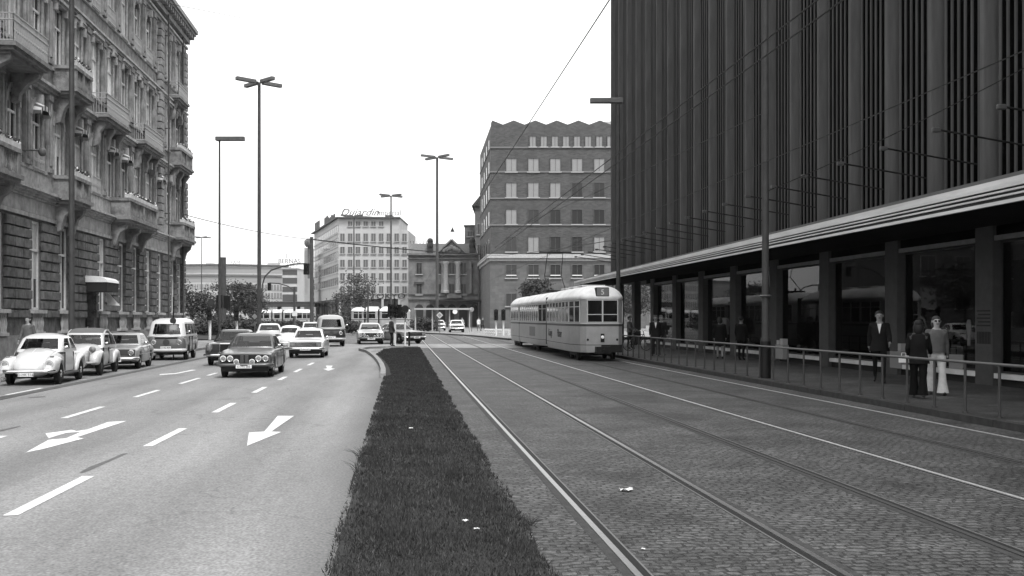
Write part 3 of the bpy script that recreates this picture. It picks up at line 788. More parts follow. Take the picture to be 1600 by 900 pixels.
# maintenance joint line across the slats
# canopy
XF = 11.74
cn = MB()
def cz(y): return 4.62-.38*max(0, min(1, (y-10)/62))
Y0, Y1 = -12, YT+1.2
cn.v += [(XF, Y0, 3.98), (XS+.1, Y0, 3.98), (XS+.1, Y1, 3.98), (XF, Y1, 3.98), (XF, Y0, cz(Y0)), (XS+.1, Y0, cz(Y0)+.02), (XS+.1, Y1, cz(Y1)+.02), (XF, Y1, cz(Y1))]
for f in ((0, 3, 2, 1), (4, 5, 6, 7), (0, 1, 5, 4), (1, 2, 6, 5), (2, 3, 7, 6), (3, 0, 4, 7)): cn.f.append(f); cn.m.append(0)
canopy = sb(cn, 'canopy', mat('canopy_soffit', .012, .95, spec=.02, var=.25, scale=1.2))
def band(z0a, z0b, z1a, z1b, d, m, name):
    b = MB()
    v = [(XF-d, Y0, z0a), (XF-d, Y1, z0b), (XF-.001, Y1, z0b), (XF-.001, Y0, z0a), (XF-d, Y0, z1a), (XF-d, Y1, z1b), (XF-.001, Y1, z1b), (XF-.001, Y0, z1a)]
    v = [(x-XS, y-20, z) for x, y, z in v]; b.v += v
    for f in ((0, 3, 2, 1), (4, 5, 6, 7), (0, 1, 5, 4), (1, 2, 6, 5), (2, 3, 7, 6), (3, 0, 4, 7)): b.f.append(f); b.m.append(0)
    return b.build(name, m, canopy)
ha, hb = cz(Y0)-3.98, cz(Y1)-3.98
M_FAS = mat('fascia_white', .55, .55, var=.2, scale=2, stretch=(1, .3, 3)); M_FASD = mat('fascia_dark', .03, .6)
def bb(t0, t1, d, m, n): return band(3.98+ha*t0, 3.98+hb*t0, 3.98+ha*t1, 3.98+hb*t1, d, m, n)
bb(.98, 1.14, .05, mat('fascia_cap', .09, .6), 'fascia_cap'); bb(.62, .975, .08, M_FAS, 'fascia_band'); bb(.02, .615, .02, M_FASD, 'fascia_recess')
bb(.47, .54, .07, M_FAS, 'fascia_strip'); bb(.29, .36, .07, M_FAS, 'fascia_strip'); bb(.0, .14, .08, M_FAS, 'fascia_strip')
# soffit lights row, dark beam above shop windows
b = MB(); b.box(XS, XS+.3, -12, YG, 3.72, 3.978); sb(b, 'lintel_beam', M_FACE)
b = MB(); b.box(XS-.06, XS+.0, -12, YG, 3.62, 3.74); sb(b, 'window_head', mat('anodised_trim', .16, .5, var=.2))
b = MB(); b.box(XS-.07, XS+.3, -12, YG, .3, .42); sb(b, 'window_sill', mat('sill_white', .5, .6, var=.2, scale=2))
b = MB(); b.box(XS+.02, XS+.3, -12, YG, .1, .3); sb(b, 'base_course', M_BLACK)
PW = 4.93
pils = []
y = vS(.01568*1650)
while y > -8: y -= PW
while y < YT+.2: pils.append(y); y += PW
M_PILG = mat('shop_pillar', .055, .7, var=.2, scale=3, bump=.15)
pr = None
gl = bpy.data.materials.new('shop_glass'); gl.use_nodes = True; t = gl.node_tree; t.nodes.clear()
o_ = t.nodes.new('ShaderNodeOutputMaterial'); mi = t.nodes.new('ShaderNodeMixShader'); tr = t.nodes.new('ShaderNodeBsdfTransparent'); g_ = t.nodes.new('ShaderNodeBsdfGlossy'); fz = t.nodes.new('ShaderNodeFresnel')
tr.inputs[0].default_value = grey(.5); g_.inputs[0].default_value = grey(.5); g_.inputs['Roughness'].default_value = .012; fz.inputs[0].default_value = 1.5
t.links.new(fz.outputs[0], mi.inputs[0]); t.links.new(tr.outputs[0], mi.inputs[1]); t.links.new(g_.outputs[0], mi.inputs[2]); t.links.new(mi.outputs[0], o_.inputs[0])
prw = None
for i, y in enumerate(pils):
    if pr is None:
        b = MB(); b.box(-.1, .3, -.39, .39, .1, 3.98); b.box(-.104, -.1, -.36, .36, .1, 3.6)
        pr = b.build('pillar', M_PILG, ST_, bevel=.01); pr.location = (0, y-20, 0)
    else: share(pr, ST_, (0, y-20, 0))
    if y+PW < YG+1.5:
        if prw is None:
            b = MB(); b.box(.12, .16, .4, PW-.4, .42, .47); b.box(.12, .16, .4, PW-.4, 3.57, 3.62); b.box(.118, .162, .4, .44, .42, 3.62); b.box(.118, .162, PW-.44, PW-.4, .42, 3.62)
            prw = b.build('shop_window', M_FASD, ST_); prw.location = (0, y-20, 0)
            b = MB(); b.box(.135, .145, .4, PW-.4, .45, 3.6); pan = b.build('pane', gl, prw)
        else: w2 = share(prw, ST_, (0, y-20, 0)); share(pan, w2, (0, 0, 0))
b = MB()
b.box(XS+4.2, XS+4.4, -12, YG, .12, 3.98); b.box(XS+.3, XS+4.2, -12, YG, 3.9, 3.98); b.box(XS+.3, XS+4.2, YG-.2, YG, .12, 3.9)
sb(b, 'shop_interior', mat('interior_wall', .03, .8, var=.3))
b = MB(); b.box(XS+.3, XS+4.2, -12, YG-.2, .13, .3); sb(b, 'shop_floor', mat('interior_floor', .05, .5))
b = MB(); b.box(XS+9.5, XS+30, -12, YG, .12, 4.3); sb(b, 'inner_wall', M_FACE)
b = MB(); b.box(XS+.1, XS+30, YG-.01, YT, 3.99, 4.34); sb(b, 'arcade_ceiling', mat('arcade_soffit_daylit', .12, .8))  # paler colour stands in for daylight reaching the ceiling's open end
# lettering inside one shop window and faint plaques on pillars
text_mesh('window_lettering', 'HERRENMODEN', .42, mat('letter_grey', .28, .6), ST_, (.2, G(1340, 520)[1]*0+(vS(20.6))-20, 2.6), (R(90), 0, R(-90)), depth=.01)
for yi in (1,):
    y = vS(.01568*1650); b = MB()
    for k in range(5): b.box(XS-.112, XS-.1, y-.3, y+.3-.06*(k % 2), 1.55+.09*k, 1.55+.09*k+.035)
    for k in range(9): b.box(XS-.112, XS-.1, y-.3+k*.068, y-.3+k*.068+.035, 1.12, 1.42)
    sb(b, 'plaque_lettering', M_BLACK)
# floodlight arms above the canopy
pr = None
for i, y in enumerate(ys):
    if y < 6: continue
    ya = y+.3
    if pr is None:
        b = MB(); b.tube((-.3, 0, 5.5), (-2.6, .0, 5.85), .022); pr = b.build('floodlight_arm', M_BLACK, ST_); pr.location = (0, ya-20, 0)
        b = MB(); b.box(-2.78, -2.6, -.05, .05, 5.8, 5.9); lamp_ = b.build('floodlight', mat('lamp_housing', .06, .4), pr, bevel=.02)
    else: q = share(pr, ST_, (0, ya-20, 0)); share(lamp_, q, (0, 0, 0))
# display things in the shop windows
def chair_display(x, y, rz, name, label, s=1):
    e = empty(name, (x, y, .3), label, 'chair' if 'chair' in name else 'table', rz=rz)
    b = MB()
    if 'chair' in name:
        b.box(-.22, .22, -.22, .22, .42, .46); b.build('seat', M_WHITE, e, bevel=.01)
        b = MB()
        for i in range(4): b.box(-.22, .22, .2, .225, .55+i*.11, .62+i*.11)
        b.build('backrest', M_WHITE, e)
        for sx in (-1, 1):
            for sy in (-1, 1):
                b = MB(); b.box(sx*.2-.018, sx*.2+.018, sy*.2-.018, sy*.2+.018, 0, .42 if sy < 0 else .95); b.build('leg', M_WHITE, e)
    else:
        b = MB(); b.box(-.5, .5, -.35, .35, .7, .74); b.build('table_top', M_WHITE, e, bevel=.01)
        for sx in (-1, 1):
            for sy in (-1, 1):
                b = MB(); b.box(sx*.45-.02, sx*.45+.02, sy*.3-.02, sy*.3+.02, 0, .7); b.build('leg', M_WHITE, e)
    return e
chair_display(15.6, 40.3, R(100), 'display_chair', 'white slatted display chair standing behind the shop glass', 1)
chair_display(15.5, 41.6, R(90), 'display_table', 'white display table standing behind the shop glass beside a chair', 1)

def pale_display(px_, Y, name, label, kind):
    x, y = W(px_, Y); e = empty(name, (x, y, .3), label, 'display')
    if kind == 'shirt':
        b = MB(); b.tube((0, 0, 0), (0, 0, 1.2), .015, n=6); b.lathe((0, 0, 0), [(.15, 0), (.15, .02), (.02, .04)], 12); b.build('stand', M_CHROME, e)
        b = MB(); rs = []
        for z, wx, wy in ((.75, .2, .1), (1.0, .19, .1), (1.25, .23, .11), (1.4, .2, .1), (1.47, .07, .06)): rs.append([(wx*math.cos(2*math.pi*k/14), wx*math.sin(2*math.pi*k/14)*.8, z) for k in range(14)])
        b.rings(rs); sh = b.build('shirt', mat('shirt_cloth', .12, .9), e, smooth=60)
        for s in (-1, 1): b = MB(); b.tube((0, s*.2, 1.38), (-.03, s*.3, .95), .06, .045, 8); b.build('sleeve', mat('shirt_cloth', .12, .9), sh, smooth=60)
    else:
        b = MB(); b.box(-.12, .12, -.35, .35, 0, .5); b.build('plinth_box', mat('display_box', .2, .8), e, bevel=.01)
        b = MB(); b.box(-.1, .1, -.3, -.03, .505, .72); b.build('carton', mat('carton_white', .3, .8), e, bevel=.01)
        b = MB(); b.box(-.1, .1, .05, .3, .505, .66); b.build('carton', mat('carton_white', .3, .8), e, bevel=.01)
for px_, Y, k, lab in ((1524, 27.0, 'shirt', 'grey shirt on a stand behind the glass nearest the plaque-bearing pillar'), (1500, 27.6, 'box', 'white cartons on a low plinth behind the glass'),
    (1405, 30.5, 'box', 'white cartons behind the glass just right of the suited walker'), (1222, 37.5, 'box', 'white cartons behind the glass right of the thick mast'), (1132, 45.5, 'shirt', 'pale shirt on a stand behind the glass left of the display chair')):
    pale_display(px_, Y, 'shop_display', lab, k)
# ================================================================= CARS   (nose towards -y, wheels on z=0)
def lerp(a, b, t): return a+(b-a)*t
def interp(ctrl, y):
    if y <= ctrl[0][0]: return ctrl[0][1:]
    for a, b in zip(ctrl[:-1], ctrl[1:]):
        if y <= b[0]:
            t = (y-a[0])/(b[0]-a[0]); return [lerp(p, q, t) for p, q in zip(a[1:], b[1:])]
    return ctrl[-1][1:]
def lower(ctrl, wheels, ra, n=5, zw=.31, N=32, crown=.02, x0=0, steps=26):
    """loft along y. ctrl rows: y, ztop, halfwidth, zbottom"""
    ya, yb = ctrl[0][0], ctrl[-1][0]
    ys = {round(ya+(yb-ya)*i/steps, 4) for i in range(steps+1)} | {round(c[0], 4) for c in ctrl}
    for w in wheels:
        ys = {y for y in ys if not (w-ra-.03 < y < w+ra+.03)}
        for i in range(11):
            y = w-ra*math.cos(math.pi*i/10)
            if ya <= y <= yb: ys.add(round(y, 4))
        for y in (w-ra-.012, w+ra+.012):
            if ya <= y <= yb: ys.add(round(y, 4))
    rs = []; yl = sorted(ys)
    for y in yl:
        zt, hw, zb = interp(ctrl, y)
        for w in wheels:
            if abs(y-w) <= ra: zb = max(zb, zw+math.sqrt(max(0, ra*ra-(y-w)**2)))
        zb = min(zb, zt-.05)
        zm, hh = (zt+zb)/2, (zt-zb)/2; ring = []
        for k in range(N):
            a = 2*math.pi*k/N+.0001; c, s = math.cos(a), math.sin(a)
            x = hw*math.copysign(abs(c)**(2/n), c); z = hh*math.copysign(abs(s)**(2/n), s)
            tz = (z+hh)/(2*hh)
            x *= 1-.05*max(0, tz-.5)-.03*max(0, .3-tz)
            ring.append((x0+x, y, zm+z+(crown*(1-(x/hw)**2) if z > 0 else 0)))
        rs.append(ring)
    return rs, yl
SIDEF = [0, .03, .2, .34, .46, .5, .64, .8, .95, 1]
def cabin(levels, bowf=.08, bowr=.05):
    """plan rings stacked in z. rows: z, yf, yr, hw, r ; returns rings and index ranges"""
    rs = []; nf = 6; nc = 3
    for (z, yf, yr, hw, r) in levels:
        p = []
        def bf(x): return yf+bowf*(x/hw)**2
        def br(x): return yr-bowr*(x/hw)**2
        for i in range(nf+1):
            x = -(hw-r)+2*(hw-r)*i/nf; p.append((x, bf(x), z))
        for i in range(1, nc):
            a = math.pi/2*i/nc; p.append((hw-r+r*math.sin(a), bf(hw-r)+r*(1-math.cos(a)), z))
        y0, y1 = bf(hw-r)+r, br(hw-r)-r
        for t in SIDEF: p.append((hw, lerp(y0, y1, t), z))
        for i in range(1, nc):
            a = math.pi/2*i/nc; p.append((hw-r+r*math.cos(a), y1+(br(hw-r)-y1)*math.sin(a), z))
        for i in range(nf+1):
            x = (hw-r)-2*(hw-r)*i/nf; p.append((x, br(x), z))
        for i in range(1, nc):
            a = math.pi/2*i/nc; p.append((-(hw-r)-r*math.sin(a), y1+(br(hw-r)-y1)*math.cos(a), z))
        for t in reversed(SIDEF): p.append((-hw, lerp(y0, y1, t), z))
        for i in range(1, nc):
            a = math.pi/2*i/nc; p.append((-(hw-r)-r*math.cos(a), bf(hw-r)+r*(1-math.sin(a)), z))
        rs.append(p)
    ns = len(SIDEF)
    a = 0; f = (0, nf); s1 = nf+nc; rr = s1+ns-1+nc; s2 = rr+nf+nc
    return rs, dict(front=(0, nf), sideR=(s1, s1+ns-1), rear=(rr, rr+nf), sideL=(s2, s2+ns-1))
def panel(rs, j0, j1, k0, k1, off=.006, inset=0):
    b = MB(); n = len(rs[0]); rows = []
    for j in range(j0, j1+1):
        row = []
        for k in range(k0, k1+1):
            p = Vector(rs[j][k % n]); pa = Vector(rs[j][(k+1) % n]); pb = Vector(rs[j][(k-1) % n])
            up = Vector(rs[min(j+1, len(rs)-1)][k % n])-Vector(rs[max(j-1, 0)][k % n])
            nn = (pa-pb).cross(up); nn = nn.normalized() if nn.length > 1e-6 else Vector((0, 0, 1))
            row.append(p+nn*off)
        rows.append(row)
    if inset:
        c = sum((p for r in rows for p in r), Vector())/sum(len(r) for r in rows)
        rows = [[p+(c-p)*inset for p in r] for r in rows]
    b.rings(rows, cap=False, closed=False)
    return b
def wheel_proto(r=.31, w=.165, cap='chrome', ring=.5):
    b = MB(); b.lathe((0, 0, r), [(r*.62, -w/2), (r*.9, -w/2), (r*.985, -w*.4), (r, -w*.2), (r, w*.2), (r*.985, w*.4), (r*.9, w/2), (r*.62, w/2)], 24, 'x')
    t = b.build('wheel', M_RUBBER, smooth=35)
    b = MB(); b.lathe((0, 0, r), [(r*.63, w*.42), (r*.6, w*.5), (r*.5, w*.44), (.001, w*.44)], 20, 'x')
    rim = b.build('rim', mat('rim_grey', ring, .4, metal=.3), t, smooth=35)
    b = MB(); b.lathe((0, 0, r), [(r*.36, w*.44), (r*.34, w*.5), (r*.2, w*.58), (.001, w*.62)], 16, 'x')
    hc = b.build('hubcap', M_CHROME if cap == 'chrome' else mat('rim_dark', .06, .5), t, smooth=35)
    return t
def put_wheels(e, track, yw, r, **kw):
    pr = None
    for s in (1, -1):
        for y in yw:
            if pr is None: pr = wheel_proto(r, **kw); q = pr; q.parent = e
            else:
                q = pr.copy(); COL.objects.link(q)
                for ch in kids(pr): d = ch.copy(); COL.objects.link(d); d.parent = q
                q.parent = e
            q.location = (s*track/2, y, 0); q.rotation_euler = (0, 0, 0 if s > 0 else math.pi)
def disc(name, x, y, z, r, m, parent, depth=.03, ring=None, tilt=0):
    b = MB(); b.lathe((0, 0, 0), [(r*.2, -depth*.5), (r*.6, -depth*.4), (r*.92, -depth*.2), (r, 0), (r, .03)], 16, 'y')
    o = b.build(name, m, parent, smooth=50); o.location = (x, y, z); o.rotation_euler = (tilt, 0, 0)
    if ring:
        b = MB(); b.lathe((0, 0, 0), [(r, .02), (r*1.16, .02), (r*1.18, -.015), (r*1.03, -depth*.6), (r*.97, -depth*.3)], 16, 'y'); q = b.build('lamp_ring', ring, o, smooth=50)
    return o
def bumper(e, y, z, hw, name='bumper', d=.07, h=.09, m=None, over=True, wrap=.35, s=-1):
    b = MB(); pts = []; n = 10
    pl = [(-hw, -s*wrap), (-hw, -s*.05), (-hw+.1, 0)]+[(-hw+.1+(2*hw-.2)*i/8, s*.05*(1-(2*i/8-1)**2)) for i in range(1, 8)]+[(hw-.1, 0), (hw, -s*.05), (hw, -s*wrap)]
    rs = []
    for (x, yy) in pl:
        inw = 1 if abs(x) > hw-.05 else 0
        sx = math.copysign(1, x)*(d if inw else 0)
        prof = [(0, -h/2), (.6, -h/2), (1, -h/4), (1, h/4), (.6, h/2), (0, h/2)]
        rs.append([(x+(math.copysign(1, x)*d*(t-.5) if inw else 0), y+yy+(s*d*t if not inw else s*0), z+zz) for t, zz in prof])
    b.rings(rs)
    o = b.build(name, m or M_CHROME, e, smooth=50); return o
def plate(e, y, z, txt, w=.5, s=-1):
    b = MB(); b.box(-w/2, w/2, y-.008, y+.008, z-.055, z+.055); o = b.build('number_plate', mat('plate_white', .6, .5), e)
    t = text_mesh('plate_text', txt, .1, M_BLACK, o, (0, y+s*.01, z-.036), (R(90), 0, 0 if s < 0 else math.pi), depth=.001)
    return o
def paint(g, name): return mat(name, g, .28, var=.03, scale=2, coat=.6, spec=.5)
def opening(R_, sidewins, j=(1, 2), rear=True):
    rg = [R_['front']]+([R_['rear']] if rear else [])
    for key in ('sideR', 'sideL'):
        a, c = R_[key]
        rg += [((a+u, a+w) if key == 'sideR' else (c-w, c-u)) for (u, w) in sidewins]
    return lambda jj, kk: j[0] <= jj < j[1] and any(a <= kk < c for a, c in rg)
def cabin_inside(e, hw, z, yf, yr, rows):
    b = MB(); b.box(-hw+.1, hw-.1, yf+.12, yr-.15, z-.08, z+.01); b.build('cabin_floor', M_BLACK, e)
    for i, y in enumerate(rows):
        b = MB()
        if i == 0:
            for s in (-1, 1): b.box(s*hw*.48-.2, s*hw*.48+.2, y, y+.1, z-.05, z+.2)
        else: b.box(-hw+.16, hw-.16, y, y+.1, z-.05, z+.14)
        b.build('seat', mat('seat_cloth', .045, .9), e, bevel=.03)
    b = MB(); b.path([(-hw*.48+.17*math.cos(a), yf+.38, z+.02+.17*math.sin(a)) for a in [2*math.pi*k/12 for k in range(13)]], .014, 4); b.build('steering_wheel', M_BLACK, e)
def common(e, rs, R_, lv, sidewins, m_glass=None, j=(1, 2), windscreen=True, rear=True, inset=.0):
    mg = m_glass or M_GLASST
    j0, j1 = j
    for nm, key in (('windscreen', 'front'), ('rear_window', 'rear')):
        if nm == 'rear_window' and not rear: continue
        a, c = R_[key]; panel(rs, j0, j1, a, c, .007, .02).build(nm, mg, e, smooth=40)
    for key in ('sideR', 'sideL'):
        a, c = R_[key]
        for (u, w) in sidewins:
            k0, k1 = (a+u, a+w) if key == 'sideR' else (c-w, c-u)
            panel(rs, j0, j1, k0, k1, .007, .02).build('side_window', mg, e, smooth=40)
    # bright seal round the screen
def mirror(e, x, y, z):
    b = MB(); b.tube((x-.06, y, z-.05), (x, y, z), .012, n=5); b.ball((x+.04, y, z+.03), (.07, .025, .045), 6); b.build('mirror', M_CHROME, e, smooth=60)
def sedan(name, loc, label, cat, g, rz=0, L=4.6, Wd=1.72, kind='a', ptxt='D-AK 427', group=None, gn=None):
    e = empty(name, (loc[0], loc[1], loc[2] if len(loc) > 2 else 0), label, cat, group, rz)
    P = paint(g, gn or 'car_paint_%02d' % int(g*100))
    hl = L/2; hw = Wd/2; yf = -hl+.06
    P0 = {
     'bmw': dict(hood=.88, nose=.80, belt=.95, roof=1.43, wf=-.83, wft=-.28, wr=1.25, wrt=.78, trunk=.93),
     'opel': dict(hood=.90, nose=.84, belt=.94, roof=1.42, wf=-.72, wft=-.2, wr=1.55, wrt=.8, trunk=.90),
     'nsu': dict(hood=.86, nose=.80, belt=.92, roof=1.38, wf=-.75, wft=-.3, wr=1.15, wrt=.75, trunk=.88),
     'merc': dict(hood=.96, nose=.90, belt=.98, roof=1.46, wf=-.72, wft=-.25, wr=1.25, wrt=.8, trunk=.92),
     'taxi': dict(hood=.9, nose=.84, belt=.95, roof=1.42, wf=-.75, wft=-.22, wr=1.3, wrt=.8, trunk=.9)}[kind]
    k = P0; wf = -hl+.82; wr = hl-1.0
    ctrl = [(-hl+.02, k['nose']-.03, hw-.05, .42), (-hl+.1, k['nose'], hw-.02, .33), (-hl+.5, lerp(k['nose'], k['hood'], .5), hw, .24), (k['wf']-.1, k['belt']-.01, hw, .22), (0, k['belt'], hw+.01, .2), (k['wr'], k['trunk']+.02, hw, .22), (hl-.35, k['trunk']-.02, hw-.02, .26), (hl-.05, k['trunk']-.08, hw-.06, .36), (hl, k['trunk']-.14, hw-.08, .42)]
    rs, yl = lower(ctrl, (wf, wr), .37, n=7)
    b = MB(); b.rings(rs); body = b.build('body', P, e, smooth=42)
    b = MB(); b.box(-hw+.25, hw-.25, -hl+.2, hl-.2, .2, .62); b.box(-hw+.28, hw-.28, wf-.1, wf+.1, .3, .4)
    b.build('underbody', M_BLACK, e)
    ro = k['roof']; be = k['belt']; hc = hw-.09
    lv = [(be-.05, k['wf']-.05, k['wr']+.05, hc+.02, .1), (be+.03, k['wf'], k['wr'], hc, .1), (ro-.1, k['wft']-.06, k['wrt']+.06, hc-.13, .1), (ro-.05, k['wft']+.02, k['wrt']-.02, hc-.17, .12), (ro-.015, k['wft']+.12, k['wrt']-.12, hc-.25, .14), (ro, k['wft']+.3, k['wrt']-.3, hc-.42, .12)]
    rs2, rg = cabin(lv)
    b = MB(); b.rings(rs2, skip=opening(rg, ((0, 4), (5, 8)))); b.build('roof', P, e, smooth=40); cabin_inside(e, hc, be, k['wf'], k['wr'], (-.1, .75))
    common(e, rs2, rg, lv, ((0, 4), (5, 8)))
    # doors as slightly proud skins with a handle
    for s in (1, -1):
        for (ya, yb) in (((k['wf']+.15, .22), (.26, wr-.42))):
            d = MB(); pts = [(hw+.006, ya, .3), (hw+.006, yb, .3), (hw+.006, yb, .74), (hw-.004, yb, .88), (hw-.004, ya, .88), (hw+.006, ya, .74)]
            b = MB(); b.rings([[(s*(hw+.001), ya, .32), (s*(hw+.001), yb, .32)], [(s*(hw+.008), ya, .4), (s*(hw+.008), yb, .4)], [(s*(hw+.008), ya, .68), (s*(hw+.008), yb, .68)], [(s*(hw-.004), ya, .8), (s*(hw-.004), yb, .8)]], cap=False, closed=False)
            dd = b.build('door', P, e, smooth=60)
            h = MB(); h.box(s*(hw+.02)-.012, s*(hw+.02)+.012, yb-.24, yb-.1, .76, .785); h.build('door_handle', M_CHROME, dd)
            b = MB(); b.box(min(s*(hw-.01), s*(hw+.012)), max(s*(hw-.01), s*(hw+.012)), yb+.012, yb+.024, .34, .86); b.build('door_seam', M_BLACK, dd)
    for s in (1, -1):
        b = MB(); b.box(min(s*hw, s*(hw+.014)), max(s*hw, s*(hw+.014)), -hl+.25, hl-.3, .79, .81) if kind != 'nsu' else b.box(min(s*hw, s*(hw+.014)), max(s*hw, s*(hw+.014)), -hl+.25, hl-.3, .56, .58)
        b.build('side_trim', M_CHROME, e)
    mirror(e, hw-.02, k['wf']+.35, be+.04)
    fy = -hl+.015; zn = k['nose']
    if kind == 'bmw':
        b = MB(); b.box(-hw+.1, hw-.1, fy-.03, fy+.02, zn-.28, zn-.05); b.build('grille', M_BLACK, e)
        b = MB()
        for s in (-1, 1): b.box(s*.075-.06, s*.075+.06, fy-.06, fy-.03, zn-.32, zn-.06)
        b.build('kidney_grille', mat('grille_grey', .05, .4), e, bevel=.02)
        for s in (-1, 1):
            disc('headlight', s*(hw-.2), fy-.04, zn-.165, .085, M_LENS, e, ring=M_CHROME); disc('headlight', s*(hw-.42), fy-.04, zn-.165, .085, M_LENS, e, ring=M_CHROME)
        disc('fog_lamp', -hw+.62, fy-.09, zn-.27, .08, M_LENS, e, ring=M_CHROME); disc('fog_lamp', hw-.62, fy-.09, zn-.27, .08, M_LENS, e, ring=M_CHROME)
        bumper(e, -hl-.03, .43, hw, h=.1, m=mat('dark_bumper', .12, .3, metal=.6)); plate(e, -hl-.14, .38, ptxt)
        b = MB(); b.box(-hw+.12, hw-.12, -hl+.02, -hl+.2, .22, .4); b.build('valance', M_BLACK, e)
    elif kind in ('opel', 'taxi'):
        b = MB(); b.box(-hw+.12, hw-.12, fy-.03, fy+.02, zn-.27, zn-.07); gr = b.build('grille', M_BLACK, e)
        b = MB()
        for i in range(4): b.box(-hw+.36, hw-.36, fy-.036, fy-.03, zn-.25+i*.05, zn-.235+i*.05)
        b.box(-.5, .5, fy-.05, fy-.03, zn-.075, zn-.055); b.build('grille_bars', M_CHROME, gr)
        for s in (-1, 1):
            b = MB(); b.box(s*(hw-.24)-.12, s*(hw-.24)+.12, fy-.06, fy-.03, zn-.26, zn-.09); b.build('headlight', M_LENS, e, bevel=.03)
        bumper(e, -hl-.03, .47, hw, h=.12); plate(e, -hl-.14, .44, ptxt)
        b = MB(); b.box(-hw+.08, hw-.08, -hl+.03, -hl+.2, .26, .42); b.build('valance', M_BLACK, e)
    elif kind == 'nsu':
        b = MB(); b.box(-hw+.08, hw-.08, fy-.02, fy+.02, zn-.27, zn-.04); b.build('grille', mat('grille_grey', .05, .4), e)
        for s in (-1, 1): disc('headlight', s*(hw-.23), fy-.03, zn-.155, .095, M_LENS, e, ring=M_CHROME)
        bumper(e, -hl-.03, .42, hw, h=.1); plate(e, -hl-.14, .36, ptxt)
    elif kind == 'merc':
        b = MB(); b.box(-.26, .26, fy-.1, fy+.02, zn-.36, zn+.03); gr = b.build('grille', M_CHROME, e, bevel=.02)
        b = MB(); b.box(-.23, .23, fy-.105, fy-.099, zn-.33, zn-.02); b.build('grille_bars', M_BLACK, gr)
        for s in (-1, 1):
            b = MB(); b.ball((s*(hw-.2), fy-.0, zn-.14), (.13, .07, .19), 10); b.build('headlight', M_LENS, e, smooth=60)
        bumper(e, -hl-.03, .44, hw, h=.1); plate(e, -hl-.14, .36, ptxt)
    bumper(e, hl, .45, hw-.02, 'rear_bumper', s=1); plate(e, hl+.02, .62, ptxt, s=1)
    for s in (-1, 1):
        b = MB(); b.box(s*(hw-.2)-.1, s*(hw-.2)+.1, hl-.03, hl+.02, .6, .74); b.build('tail_light', mat('tail_red', .05, .2), e)
    put_wheels(e, Wd-.24, (wf, wr), .315, cap='chrome', ring=.3)
    return e
